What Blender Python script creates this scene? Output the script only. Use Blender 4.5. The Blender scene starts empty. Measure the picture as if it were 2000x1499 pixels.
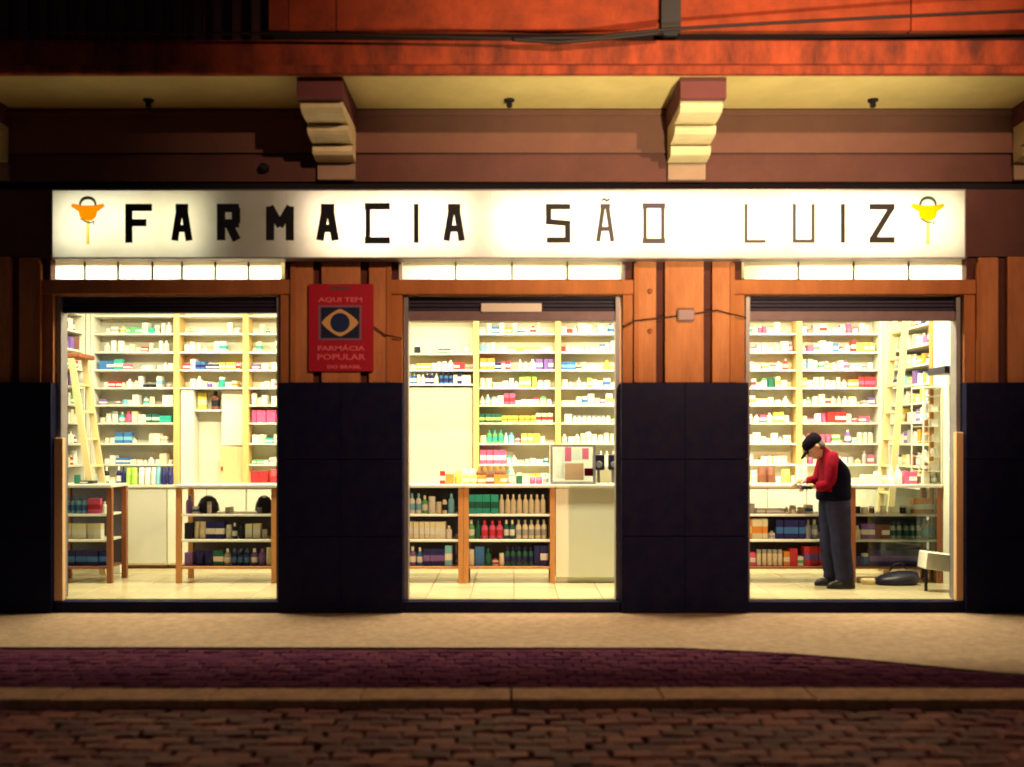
import bpy, bmesh, math, random
from mathutils import Vector, Matrix
random.seed(7)
S = bpy.context.scene
COL = S.collection
R = math.radians

# ------------------------------------------------------------------ camera, world, lights
EYE, DIST, F = 1.43, 9.0, 1980.0
cd = bpy.data.cameras.new('camera'); cam = bpy.data.objects.new('camera', cd); COL.objects.link(cam)
cam.location = (0, -DIST, EYE); cam.rotation_euler = (R(90), 0, 0)
cd.sensor_width = 36; cd.lens = 36 * F / 2000; cd.shift_y = 0.0552
cd.clip_start = .1; cd.clip_end = 500
cd.dof.use_dof = True; cd.dof.focus_distance = 14.0; cd.dof.aperture_fstop = 0.85
S.camera = cam
W = bpy.data.worlds.new('World'); S.world = W; W.use_nodes = True
nt = W.node_tree
sky = nt.nodes.new('ShaderNodeTexSky'); sky.sky_type = 'NISHITA'; sky.sun_disc = False
sky.sun_elevation = R(-2); sky.sun_rotation = R(200); sky.altitude = 700
nt.links.new(sky.outputs[0], nt.nodes['Background'].inputs[0])
nt.nodes['Background'].inputs[1].default_value = 0.11
S.view_settings.view_transform = 'Standard'; S.view_settings.look = 'None'
S.view_settings.exposure = 0.0; S.view_settings.gamma = 1.0
S.view_settings.use_curve_mapping = False
S.cycles.max_bounces = 8; S.cycles.diffuse_bounces = 4; S.cycles.sample_clamp_indirect = 4
S.cycles.use_denoising = True

def spot(name, loc, target, power, color, size, blend, radius):
    l = bpy.data.lights.new(name, 'SPOT'); o = bpy.data.objects.new(name, l); COL.objects.link(o)
    o.location = loc; d = Vector(target) - Vector(loc)
    o.rotation_euler = d.to_track_quat('-Z', 'Y').to_euler()
    l.energy = power; l.color = color; l.spot_size = R(size); l.spot_blend = blend; l.shadow_soft_size = radius
    return o
def area(name, loc, rot, sx, sy, power, color, parent=None):
    l = bpy.data.lights.new(name, 'AREA'); o = bpy.data.objects.new(name, l); COL.objects.link(o)
    l.shape = 'RECTANGLE'; l.size = sx; l.size_y = sy; l.energy = power; l.color = color
    o.location = loc; o.rotation_euler = rot
    if parent: o.parent = parent
    return o
# sodium street lamp over the road on the camera's side
spot('street_lamp_light', (4.2, -9.5, 6.3), (1.4, 0, 3.6), 4600, (1.0, .60, .32), 47, 1.0, .12)
# added unseen spot, stands in for shop glow bouncing up onto the balcony
spot('balcony_uplight', (2.2, -6.2, .25), (1.6, -.4, 4.5), 3000, (1.0, .82, .44), 47, 1.0, .15)
# shop ceiling tubes
SHOP = (1.0, .96, .62)
for i, x in enumerate((-3.9, -2.2, -.2, 1.3, 3.0, 4.0)):
    for j, y in enumerate((.75, 1.75)):
        area('shop_tube_light', (x, y, 3.2), (0, 0, 0), 1.2, .16, 80 if j == 0 else 24, SHOP)

# ------------------------------------------------------------------ materials
def mat(name, col, rough=.6, var=0.0, vscale=6, bump=0.0, bscale=40, metal=0, spec=.3, col2=None, stretch=(1,1,1), detail=6, w=.25):
    m = bpy.data.materials.new(name); m.use_nodes = True
    n = m.node_tree.nodes; L = m.node_tree.links; b = n['Principled BSDF']
    b.inputs['Base Color'].default_value = (*col, 1); b.inputs['Roughness'].default_value = rough
    b.inputs['Metallic'].default_value = metal; b.inputs['Specular IOR Level'].default_value = spec
    if var or bump:
        tc = n.new('ShaderNodeTexCoord'); mp = n.new('ShaderNodeMapping'); mp.inputs['Scale'].default_value = stretch
        L.new(tc.outputs['Object'], mp.inputs[0])
    if var:
        t = n.new('ShaderNodeTexNoise'); t.inputs['Scale'].default_value = vscale; t.inputs['Detail'].default_value = detail
        t.inputs['Roughness'].default_value = .65
        L.new(mp.outputs[0], t.inputs['Vector'])
        rmp = n.new('ShaderNodeMapRange'); rmp.inputs[1].default_value = .5 - w; rmp.inputs[2].default_value = .5 + w
        L.new(t.outputs[0], rmp.inputs[0])
        mx = n.new('ShaderNodeMix'); mx.data_type = 'RGBA'
        c2 = col2 or tuple(c * (1 - var) for c in col)
        mx.inputs[6].default_value = (*c2, 1); mx.inputs[7].default_value = (*col, 1)
        L.new(rmp.outputs[0], mx.inputs[0]); L.new(mx.outputs[2], b.inputs['Base Color'])
    if bump:
        t2 = n.new('ShaderNodeTexNoise'); t2.inputs['Scale'].default_value = bscale; t2.inputs['Detail'].default_value = 5
        L.new(mp.outputs[0], t2.inputs['Vector'])
        bp = n.new('ShaderNodeBump'); bp.inputs['Strength'].default_value = bump; bp.inputs['Distance'].default_value = .01
        L.new(t2.outputs[0], bp.inputs['Height']); L.new(bp.outputs[0], b.inputs['Normal'])
    return m
def translucent(name, col, k=.75):
    m = bpy.data.materials.new(name); m.use_nodes = True; n = m.node_tree.nodes; L = m.node_tree.links
    out = n['Material Output']; n.remove(n['Principled BSDF'])
    d = n.new('ShaderNodeBsdfDiffuse'); t = n.new('ShaderNodeBsdfTranslucent'); x = n.new('ShaderNodeMixShader')
    tc = n.new('ShaderNodeTexCoord'); ns = n.new('ShaderNodeTexNoise'); ns.inputs['Scale'].default_value = 1.6; ns.inputs['Detail'].default_value = 4
    L.new(tc.outputs['Object'], ns.inputs['Vector'])
    mx = n.new('ShaderNodeMix'); mx.data_type = 'RGBA'; mx.inputs[6].default_value = (col[0]*.78, col[1]*.76, col[2]*.68, 1); mx.inputs[7].default_value = (*col, 1)
    mr = n.new('ShaderNodeMapRange'); mr.inputs[1].default_value = .3; mr.inputs[2].default_value = .6
    L.new(ns.outputs[0], mr.inputs[0]); L.new(mr.outputs[0], mx.inputs[0])
    L.new(mx.outputs[2], d.inputs[0]); L.new(mx.outputs[2], t.inputs[0])
    x.inputs[0].default_value = k; L.new(d.outputs[0], x.inputs[1]); L.new(t.outputs[0], x.inputs[2]); L.new(x.outputs[0], out.inputs[0])
    return m
def glassy(name):
    m = bpy.data.materials.new(name); m.use_nodes = True; n = m.node_tree.nodes; L = m.node_tree.links
    out = n['Material Output']; n.remove(n['Principled BSDF'])
    t = n.new('ShaderNodeBsdfTransparent'); t.inputs[0].default_value = (.93, .97, .95, 1)
    g = n.new('ShaderNodeBsdfGlossy'); g.inputs['Roughness'].default_value = .03; x = n.new('ShaderNodeMixShader'); f = n.new('ShaderNodeFresnel')
    f.inputs[0].default_value = 1.45
    L.new(f.outputs[0], x.inputs[0]); L.new(t.outputs[0], x.inputs[1]); L.new(g.outputs[0], x.inputs[2]); L.new(x.outputs[0], out.inputs[0])
    return m
M = {
 'stucco': mat('orange_stucco', (.55, .22, .095), .9, .35, 5, .6, 45, stretch=(1, 1, .22), col2=(.36, .13, .06), w=.16),
 'trim': mat('door_trim_paint', (.50, .17, .055), .7, .45, 5, .2, 50, stretch=(1, 1, .3)),
 'groove': mat('brown_groove_paint', (.10, .03, .025), .9, .3, 5),  # recessed wall between the pilaster strips, darker than the stucco
 'frieze': mat('frieze_paint', (.17, .078, .065), .85, .25, 2.5, .35, 60),
 'band': mat('lower_band_paint', (.125, .05, .048), .85, .3, 3, .35, 60),
 'parapet': mat('red_orange_paint', (.40, .058, .018), .85, .4, 2.2, .5, 40, col2=(.16, .028, .014), w=.18),
 'fascia': mat('stained_fascia', (.40, .064, .024), .85, .6, 5, .5, 40, col2=(.10, .022, .016), stretch=(1, 1, .4), w=.17),
 'soffit': mat('yellow_soffit_paint', (.74, .61, .27), .8, .25, 2, .2, 50),
 'corbel': mat('cream_corbel_paint', (.78, .68, .44), .7, .25, 5, .2, 60),
 'corbelcap': mat('brown_cap_paint', (.16, .05, .06), .85, .2, 5),  # dark brown cap with the shade on its upright faces put into the colour
 'corbelfoot': mat('grey_brown_paint', (.36, .25, .20), .85, .2, 5, .2, 60),
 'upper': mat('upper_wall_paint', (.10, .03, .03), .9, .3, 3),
 'granite': mat('dark_granite', (.0035, .004, .034), .5, .6, 7, .25, 90, spec=.10, col2=(.009, .008, .030), w=.12),
 'backp2': mat('sign_back_sheet', (.13, .09, .085), .8),
 'joint': mat('dark_joint', (.008, .008, .015), .9),
 'dark': mat('dark_metal', (.012, .012, .02), .5),
 'slat': mat('shutter_steel', (.030, .024, .055), .6, .3, 9, spec=.25),
 'bar': mat('shutter_bar_paint', (.22, .14, .17), .5, .3, 8),
 'plate': mat('pale_plate', (.75, .66, .60), .5),
 'rail': mat('rail_steel', (.30, .27, .30), .4, .3, 8, metal=.4),
 'iron': mat('balustrade_iron', (.05, .016, .02), .7),
 'white': mat('white_melamine', (.80, .78, .68), .45, .06, 3),
 'wallw': mat('cream_wall_paint', (.80, .77, .62), .8, .06, 2),
 'backp': mat('grey_back_panel', (.62, .60, .50), .7, .12, 3),
 'panelc': mat('cream_blank_panel', (.66, .62, .44), .7, .12, 2),
 'ypost': mat('yellow_wood', (.82, .56, .22), .5, .2, 5, stretch=(6, 6, .6)),
 'post': mat('light_orange_wood', (.88, .52, .26), .5, .2, 5, stretch=(6, 6, .6)),
 'owood': mat('orange_wood', (.62, .27, .09), .5, .3, 5, stretch=(6, 6, .6)),
 'bwood': mat('brown_wood', (.30, .10, .04), .5, .3, 5, stretch=(6, 6, .6)),
 'pwood': mat('pale_wood', (.78, .62, .32), .5, .2, 5, stretch=(6, 6, .6)),
 'cback': mat('counter_back_board', (.16, .15, .20), .6, .2, 4),
 'ctop': mat('counter_top_laminate', (.72, .68, .56), .35, .1, 4),
 'tile': mat('beige_floor_tile', (.60, .50, .30), .22, .2, 3, .03, 20),
 'grout': mat('floor_grout', (.22, .17, .12), .8),
 'pave': mat('light_pavement', (.47, .295, .195), .8, .5, 13, 1.0, 28, w=.14, col2=(.34, .21, .14), spec=.1),
 'stonejoint': mat('stone_joint_dirt', (.17, .05, .055), .9, .3, 9, spec=0),
 'kerb': mat('granite_kerb', (.74, .36, .20), .8, .6, 16, .9, 50),
 'glass': glassy('clear_glass'),
 'face': translucent('sign_acrylic', (.86, .86, .80), .7),
 'pane': translucent('frosted_glass', (.88, .90, .82), .8),
 'letter': mat('black_letter_film', (.006, .006, .014), .5),
 'letterg': mat('faded_letter_film', (.06, .05, .07), .5),  # greyer film: the bloom over these letters is put into their colour
 'gold': translucent('gold_film', (.95, .50, .02), .97), 'yell': translucent('yellow_film', (.95, .75, .03), .97), 'snake': mat('snake_film', (.05, .11, .07), .5), 'stem': translucent('pale_stem_film', (.97, .90, .45), .97),
 'plaque': mat('red_enamel', (.42, .006, .03), .5, .15, 5),
 'plqtext': mat('pink_print', (.72, .13, .18), .6), 'plqdark': mat('grey_print', (.10, .06, .06), .6),
 'flagblue': mat('flag_dark_green', (.006, .014, .05), .5), 'flagy': mat('flag_yellow', (.62, .36, .14), .5), 'flagdisc': mat('flag_disc_blue', (.006, .02, .11), .5), 'flagrim': mat('flag_rim', (.22, .10, .20), .5),
 'cable': mat('black_cable', (.015, .008, .012), .6), 'bag': mat('black_vinyl', (.014, .012, .03), .35),
 'skin': mat('skin', (.50, .28, .20), .5), 'navy': mat('navy_fabric', (.004, .004, .014), .85, .3, 30, .3, 25, spec=.04), 'redf': mat('red_fabric', (.22, .005, .02), .8, .45, 14, .9, 22, spec=.04),
 'trouser': mat('grey_blue_trouser', (.030, .030, .066), .9, .4, 12, .9, 22, spec=.04), 'cap': mat('black_cap', (.006, .004, .010), .85, .3, 40, .3, 25, spec=.04), 'shoe': mat('black_shoe', (.012, .01, .014), .4), 'hair': mat('grey_hair', (.10, .09, .09), .8),
 'screen': mat('poster_pink', (.78, .16, .30), .5), 'poster2': mat('poster_peach', (.75, .42, .26), .5), 'paper': mat('white_paper', (.85, .84, .78), .6),
}
for i, c in enumerate(((.36, .085, .085), (.28, .066, .075), (.46, .12, .095), (.23, .055, .065))):
    M['sett%d' % i] = mat('red_brown_sett', c, .62, .5, 20, 1.0, 40, spec=.12)
for i, c in enumerate(((.13, .036, .072), (.11, .030, .065), (.15, .044, .075))):
    M['basalt%d' % i] = mat('dark_basalt', c, .8, .4, 25, .8, 60, spec=0)
PAL = {'white': (.82, .81, .74), 'cream': (.80, .74, .52), 'grey': (.42, .42, .42), 'teal': (.04, .45, .38), 'green': (.12, .45, .16), 'lime': (.42, .75, .12),
 'blue': (.05, .18, .50), 'sky blue': (.22, .55, .72), 'navy': (.02, .02, .14), 'red': (.60, .04, .05), 'pink': (.78, .12, .28), 'orange': (.80, .30, .05),
 'yellow': (.82, .64, .12), 'brown': (.22, .08, .05), 'black': (.02, .02, .03), 'violet': (.22, .12, .42), 'dark green': (.02, .14, .10)}
PM = {k: mat('packaging_' + k.replace(' ', '_'), v, .45) for k, v in PAL.items()}

# ------------------------------------------------------------------ mesh helpers
def X(px, d): return (px - 1000) / F * d
def Z(py, d): return EYE - (py - 860) / F * d
def link(name, me, parent=None, loc=None):
    o = bpy.data.objects.new(name, me); COL.objects.link(o)
    if parent: o.parent = parent
    if loc is not None: o.location = loc
    return o
def tag(o, label, cat, group=None):
    o['label'] = label; o['category'] = cat
    if group: o['group'] = group
    return o
def struct(o): o['kind'] = 'structure'; return o
def empty(name, loc=(0, 0, 0)):
    o = bpy.data.objects.new(name, None); COL.objects.link(o); o.location = loc; o.empty_display_size = .1; return o
class MB:
    def __init__(s): s.v = []; s.f = []; s.m = []
    def add(s, vs, fs, mi=0):
        n = len(s.v); s.v += [tuple(v) for v in vs]; s.f += [tuple(n + i for i in f) for f in fs]; s.m += [mi] * len(fs)
    def box(s, x0, x1, y0, y1, z0, z1, mi=0, b=0.0):
        if x1 < x0: x0, x1 = x1, x0
        if b:
            b = min(b, (x1-x0)*.4, (y1-y0)*.4, (z1-z0)*.4)
            vs = []
            for z, k in ((z0, b), (z0 + b, 0), (z1 - b, 0), (z1, b)):
                vs += [(x0+k, y0+k, z), (x1-k, y0+k, z), (x1-k, y1-k, z), (x0+k, y1-k, z)]
            fs = [(3, 2, 1, 0), (12, 13, 14, 15)]
            for r in range(3):
                for i in range(4): a = r*4+i; c = r*4+(i+1) % 4; fs.append((a, c, c+4, a+4))
            s.add(vs, fs, mi); return
        s.add([(x0,y0,z0),(x1,y0,z0),(x1,y1,z0),(x0,y1,z0),(x0,y0,z1),(x1,y0,z1),(x1,y1,z1),(x0,y1,z1)],
              [(3,2,1,0),(4,5,6,7),(0,1,5,4),(1,2,6,5),(2,3,7,6),(3,0,4,7)], mi)
    def tube(s, pts, r, n=8, mi=0):
        pts = [Vector(p) for p in pts]; rs = r if isinstance(r, (list, tuple)) else [r]*len(pts); vs = []; fs = []
        for i, p in enumerate(pts):
            t = (pts[min(i+1, len(pts)-1)] - pts[max(i-1, 0)]).normalized()
            u = t.cross(Vector((0, .3, 1)) if abs(t.z) < .9 else Vector((0, 1, 0))).normalized(); w = t.cross(u)
            for k in range(n): a = 2*math.pi*k/n; vs.append(p + (u*math.cos(a) + w*math.sin(a))*rs[i])
        for i in range(len(pts)-1):
            for k in range(n): a = i*n+k; b = i*n+(k+1) % n; fs.append((a, b, b+n, a+n))
        fs.append(tuple(range(n))[::-1]); fs.append(tuple((len(pts)-1)*n + k for k in range(n)))
        s.add(vs, fs, mi)
    def lathe(s, prof, c=(0, 0, 0), n=12, mi=0, sx=1, sy=1):
        vs = []; fs = []
        for r, z in prof:
            for k in range(n): a = 2*math.pi*k/n; vs.append((c[0]+r*math.cos(a)*sx, c[1]+r*math.sin(a)*sy, c[2]+z))
        for i in range(len(prof)-1):
            for k in range(n): a = i*n+k; b = i*n+(k+1) % n; fs.append((a, b, b+n, a+n))
        fs.append(tuple(range(n))[::-1]); fs.append(tuple((len(prof)-1)*n + k for k in range(n)))
        s.add(vs, fs, mi)
    def loft(s, rings, mi=0, n=16, mf=None):
        """rings: (centre, u, v) with u, v radius vectors"""
        vs = []; fs = []
        for c, u, v in rings:
            for k in range(n): a = 2*math.pi*k/n; vs.append(Vector(c) + Vector(u)*math.cos(a) + Vector(v)*math.sin(a))
        for i in range(len(rings)-1):
            for k in range(n): a = i*n+k; b = i*n+(k+1) % n; fs.append((a, b, b+n, a+n))
        fs.append(tuple(range(n))[::-1]); fs.append(tuple((len(rings)-1)*n + k for k in range(n)))
        if mf:
            for f in fs:
                c = sum((vs[i] for i in f), Vector()) / len(f); n0 = len(s.v)
                s.v += [tuple(vs[i]) for i in f]; s.f.append(tuple(range(n0, n0+len(f)))); s.m.append(mf(c))
        else: s.add(vs, fs, mi)
    def prism(s, poly, y0, y1, mi=0):
        """poly in x,z extruded along y"""
        n = len(poly)
        s.add([(x, y0, z) for x, z in poly] + [(x, y1, z) for x, z in poly],
              [tuple(range(n)), tuple(range(2*n-1, n-1, -1))] + [(i, i+n, (i+1) % n + n, (i+1) % n) for i in range(n)], mi)
    def mesh(s, name, mats, smooth=False, merge=False):
        me = bpy.data.meshes.new(name); me.from_pydata(s.v, [], s.f)
        for m in (mats if isinstance(mats, (list, tuple)) else [mats]): me.materials.append(m)
        me.polygons.foreach_set('material_index', s.m)
        bm = bmesh.new(); bm.from_mesh(me)
        if merge: bmesh.ops.remove_doubles(bm, verts=bm.verts, dist=1e-5)
        bmesh.ops.recalc_face_normals(bm, faces=bm.faces); bm.to_mesh(me); bm.free()
        if smooth: me.polygons.foreach_set('use_smooth', [True]*len(me.polygons))
        me.update(); return me
    def build(s, name, mats, parent=None, loc=None, smooth=False):
        return link(name, s.mesh(name, mats, smooth), parent, loc)
def box(name, x0, x1, y0, y1, z0, z1, m, parent=None, b=0.0):
    """box mesh with its own origin at the centre"""
    cx, cy, cz = (x0+x1)/2, (y0+y1)/2, (z0+z1)/2
    mb = MB(); mb.box(min(x0,x1)-cx, max(x0,x1)-cx, y0-cy, y1-cy, z0-cz, z1-cz, b=b)
    o = mb.build(name, m, parent)
    off = Vector((cx, cy, cz)); o.location = off - (parent.matrix_basis.translation if parent and parent.type == 'EMPTY' else Vector())
    return o
def smoothed(obj_me, levels=1):
    o = bpy.data.objects.new('tmp', obj_me); COL.objects.link(o); md = o.modifiers.new('s', 'SUBSURF'); md.levels = levels; md.render_levels = levels
    return bake(o)
def bake(o):
    dg = bpy.context.evaluated_depsgraph_get(); me = bpy.data.meshes.new_from_object(o.evaluated_get(dg)); bpy.data.objects.remove(o)
    me.polygons.foreach_set('use_smooth', [True]*len(me.polygons)); return me

# ------------------------------------------------------------------ ground
edge = [(-12, -1.52), (-4, -1.50), (1.2, -1.52), (1.9, -1.68), (2.5, -1.93), (3.06, -2.25), (3.6, -2.48), (4.4, -2.62), (12, -2.70)]
def edge_y(x):
    for (a, b), (c, d) in zip(edge, edge[1:]):
        if a <= x <= c: return b + (d-b)*(x-a)/(c-a)
    return -1.52
mb = MB()
xs = [-12 + .4*i for i in range(61)]
for a, b in zip(xs, xs[1:]):
    mb.add([(a, edge_y(a), -.1), (b, edge_y(b), -.1), (b, .35, -.1), (a, .35, -.1), (a, edge_y(a), -.13), (b, edge_y(b), -.13)], [(0, 1, 2, 3), (0, 4, 5, 1)])
pav = struct(mb.build('pavement', M['pave']))
mb = MB(); mb.box(-12, 12, -2.75, .3, -.35, -.12); band = struct(mb.build('pavement_border', M['stonejoint']))
mb = MB(); mb.add([(-60, -70, -.175), (60, -70, -.175), (60, .4, -.175), (-60, .4, -.175)], [(0, 1, 2, 3)]); street = struct(mb.build('street', M['stonejoint']))
def stone_mesh(lx, ly, h, m, k):
    rnd = random.Random(k); j = lambda a: a*(1 + rnd.uniform(-.12, .12)); mb = MB()
    hx, hy = lx/2, ly/2
    lo = [(-hx, -hy), (hx, -hy), (hx, hy), (-hx, hy)]
    vs = [(x, y, -h) for x, y in lo] + [(j(x), j(y), -.006) for x, y in lo] + [(j(x)*.84, j(y)*.78, rnd.uniform(0, .008)) for x, y in lo]
    fs = [(8, 9, 10, 11)]
    for r in range(2):
        for i in range(4): a = r*4+i; c = r*4+(i+1) % 4; fs.append((a, c, c+4, a+4))
    mb.add(vs, fs); return mb.mesh('stone', m)
setts = [stone_mesh(.192, .111, .05, M['sett%d' % (k % 4)], k) for k in range(12)]
basal = [stone_mesh(.120, .111, .05, M['basalt%d' % (k % 3)], 50+k) for k in range(9)]
def lay(meshes, name, parent, spots, limit, key, mats):
    spots.sort(key=key)
    for k, (x, y, z) in enumerate(spots[:limit]):
        o = link(name, random.choice(meshes), parent, (x, y, z)); o.rotation_euler = (random.uniform(-.03, .03), random.uniform(-.03, .03), random.uniform(-.05, .05))
    rest = spots[limit:]
    if rest:
        mb = MB(); 
        for x, y, z in rest:
            me = random.choice(meshes); mi = mats.index(me.materials[0])
            mb.add([(v.co.x+x, v.co.y+y, v.co.z+z) for v in me.vertices], [tuple(p.vertices) for p in me.polygons], mi)
        o = mb.build(name + 's', mats, parent); o['kind'] = 'stuff'
sp = []
for r in range(26):
    y = -3.10 - r*.117
    n = 60
    for i in range(n): sp.append((-5.9 + i*.2 + (r % 2)*.1 + random.uniform(-.01, .01), y + .012*math.sin(i*.4), -.148 + random.uniform(-.006, .006)))
lay(setts, 'cobble', street, sp, 300, lambda p: (0 if abs(p[0]) < (p[1]+9)/1.98 and p[1]+9 > 4.6 else 1, p[1] if p[1]+9 > 4.6 else 0), [M['sett%d' % i] for i in range(4)])
sp = []
for r in range(14):
    y = -2.69 + r*.116
    for i in range(80):
        x = -5.0 + i*.126 + (r % 2)*.06
        if y + .06 < edge_y(x): sp.append((x, y, -.103 + random.uniform(-.004, .003)))
lay(basal, 'cobble', band, sp, 290, lambda p: (0 if abs(p[0]) < (p[1]+9)/1.98 else 1, p[1]), [M['basalt%d' % i] for i in range(3)])
kerb = empty('kerb', (0, -2.86, -.1)); struct(kerb)
for i in range(14):
    w = .892; x = -6.3 + i*.9 + random.uniform(-.002, .002)
    box('kerb_stone', x, x+w, -3.035 + random.uniform(-.006, .006), -2.755, -.17, -.098 + random.uniform(-.003, .004), M['kerb'], kerb, b=.006)

# ------------------------------------------------------------------ the building
B = empty('pharmacy_building', (0, 0, 0)); tag(B, 'orange corner shop building with dark granite plinth, three open doorways and balcony', 'building')
DX = [(-4.08, -2.055), (-.977, .977), (2.077, 4.02)]       # the three doorways
PX = [(-4.62, -5.16, -4.08), (-1.516, -2.055, -.977), (1.527, .977, 2.077), (4.56, 4.02, 5.10)]
ZL, ZT0, ZT1 = 2.725, 2.853, 3.10
# piers
for c, a, b in PX:
    box('wall', a+.03, b-.03, .035, .30, 1.92, 3.05, M['groove'], B)
    for s in (-1, 1):
        box('door_trim', c+s*.54, c+s*.43, .012, .303, 1.935, ZL-.002, M['trim'], B, b=.006)
        box('pilaster_strip', c+s*.425, c+s*.25, -.012, .10, 1.935, 3.05, M['stucco'], B, b=.008)
        box('pilaster_moulding', c+s*.445, c+s*.405, -.026, .02, 1.937, 3.0, M['trim'], B, b=.008)
    box('pilaster_strip', c-.17, c+.17, -.02, .10, 1.935, 3.055, M['stucco'], B, b=.008)
    # granite facing, three courses of two slabs with recessed joints
    box('plinth_core', a+.01, b-.01, -.03, .302, -.12, 1.925, M['joint'], B)
    for r in range(3):
        for s in (0, 1):
            x0 = a-.012 + s*(b-a+.024)/2; x1 = x0 + (b-a+.024)/2
            dy = random.uniform(-.002, .002)
            box('stone_panel', x0+.002, x1-.002, -.052+dy, -.028, -.1 + r*.68 + .002, -.1 + (r+1)*.68 - .003, M['granite'], B, b=.003)
    for s, xx in ((0, a), (1, b)):                          # returns inside the doorway
        for r in range(3):
            x0, x1 = (xx-.012, xx+.012) if s == 0 else (xx-.012, xx+.012)
            box('stone_panel', x0, x1, -.027, .29, -.1 + r*.68 + .002, -.1 + (r+1)*.68 - .003, M['granite'], B)
# outer walls left and right of the piers
for x0, x1 in ((-12, -5.16), (5.10, 12)):
    box('wall', x0, x1, .01, .30, 1.94, 3.05, M['stucco'], B)
    box('wall', x0, x1, -.03, .30, -.12, 1.94, M['granite'], B)
for (a, b) in DX:
    box('lintel', a-.105, b+.105, -.004, .299, ZL, ZT0, M['trim'], B, b=.006)
    box('doorstep', a+.013, b-.013, -.018, .12, -.12, -.002, M['granite'], B, b=.004)
# wall over the openings
box('wall', -12, 12, .004, .298, ZT1-.04, 3.655, M['band'], B)
box('wall', -12, 12, .03, .30, 3.655, 3.725, M['joint'], B)  # near-black recessed strip above the sign
box('wall', -12, 12, 0, .30, 3.725, 3.972, M['band'], B)
box('wall', -12, 12, -.035, .30, 3.972, 4.30, M['frieze'], B)
box('cornice_moulding', -12, 12, -.06, .25, 4.30, 4.358, M['frieze'], B, b=.015)
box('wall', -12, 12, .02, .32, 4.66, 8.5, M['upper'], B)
# transoms of frosted glass
trans = [([103, 165, 230, 297, 355, 420, 485, 549],), ([785, 890, 1000, 1108, 1213],), ([1452, 1560, 1668, 1775, 1880],)]
for (a, b), (pxs,) in zip(DX, trans):
    fr = box('transom_window', a, b, .05, .08, ZT0, ZT0+.012, M['dark'], B)
    for i, (p, q) in enumerate(zip(pxs, pxs[1:])):
        x0, x1 = X(p, 9.05), X(q, 9.05)
        x0 = max(x0, a); x1 = min(x1, b)
        mb = MB(); mb.add([(x0, .062, ZT0+.012), (x1, .062, ZT0+.012), (x1, .062, ZT1-.04), (x0, .062, ZT1-.04)], [(0, 1, 2, 3)])
        o = mb.build('pane', M['pane'], fr); o.matrix_parent_inverse = Matrix.Translation(-fr.location)
        if i: 
            o = MB(); o.box(x0-.006, x0+.006, .05, .075, ZT0+.012, ZT1-.04); o = o.build('glazing_bar', M['dark'], fr); o.matrix_parent_inverse = Matrix.Translation(-fr.location)
# balcony
SO = 4.36
box('balcony_soffit', -12, 12, -.86, 0, SO, SO+.02, M['soffit'], B)
box('balcony_slab', -12, 12, -.90, -.0, SO+.021, 4.63, M['fascia'], B, b=.012)
box('balcony_slab_lip', -12, 12, -.93, -.861, SO-.012, SO+.06, M['fascia'], B, b=.01)
box('parapet_base', -1.93, 12, -.80, -.66, 4.63, 4.72, M['joint'], B)  # near-black strip: the ledge shadow under the parapet is put into its colour
par = [(-1.95, -1.79), (-1.79, -1.41), (-1.405, 1.19), (1.35, 3.2), (3.205, 7.0)]
for i, (a, b) in enumerate(par):
    box('parapet_panel', a, b-.006, -.87 + (.012 if i in (1,) else 0), -.68, 4.715, 5.62, M['parapet'], B, b=.008)
box('drainpipe', 1.19, 1.345, -.93, -.69, 4.66, 5.8, M['dark'], B, b=.03)
rl = MB(); rl.box(-9, -1.96, -.86, -.80, 5.45, 5.5); rl.build('railing_top', M['iron'], B)
for i in range(30):
    x = -2.06 - i*.155
    box('baluster', x-.032, x+.032, -.86, -.81, 4.63, 5.45, M['iron'], B, b=.012)
# corbels
def corbel(cx):
    c = MB(); hw = .172
    c.box(cx-.185, cx+.185, -.82, -.0, 4.19, SO-.001); cap = c.build('corbel_cap', M['corbelcap'], B)
    prof = [(0, 3.74)]
    # stepped scroll as a y-z outline
    pts = [(-.045, 3.985), (-.22, 3.99), (-.31, 4.01), (-.335, 4.035), (-.325, 4.06), (-.44, 4.065), (-.53, 4.085), (-.565, 4.11), (-.555, 4.135), (-.66, 4.14), (-.745, 4.155), (-.77, 4.189), (-.045, 4.189)]
    # soften into a slanted stair that drops towards the wall
    pts = [(-.045, 3.88), (-.15, 3.885), (-.22, 3.90), (-.245, 3.925), (-.245, 3.965), (-.235, 3.975), (-.175, 3.977), (-.175, 3.992), (-.36, 3.998), (-.44, 4.012), (-.47, 4.035), (-.47, 4.07), (-.46, 4.08), (-.39, 4.082), (-.39, 4.097), (-.60, 4.10), (-.70, 4.112), (-.745, 4.14), (-.745, 4.189), (-.045, 4.189)]
    old = [(-.045, 3.88), (-.13, 3.885), (-.20, 3.905), (-.235, 3.945), (-.235, 3.965), (-.33, 3.975), (-.42, 4.0), (-.455, 4.045), (-.455, 4.065), (-.58, 4.075), (-.69, 4.10), (-.745, 4.15), (-.745, 4.189), (-.045, 4.189)]
    m = MB(); n = len(pts)
    m.add([(cx-hw, y, z) for y, z in pts] + [(cx+hw, y, z) for y, z in pts],
          [tuple(range(n)), tuple(range(2*n-1, n-1, -1))] + [(i, i+n, (i+1) % n + n, (i+1) % n) for i in range(n)])
    m.build('corbel', M['corbel'], B)
    box('corbel_foot', cx-.165, cx+.165, -.045, .01, 3.73, 3.878, M['corbelfoot'], B, b=.006)
for cx in (-4.62, -1.552, 1.545, 4.60): corbel(cx)
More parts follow.
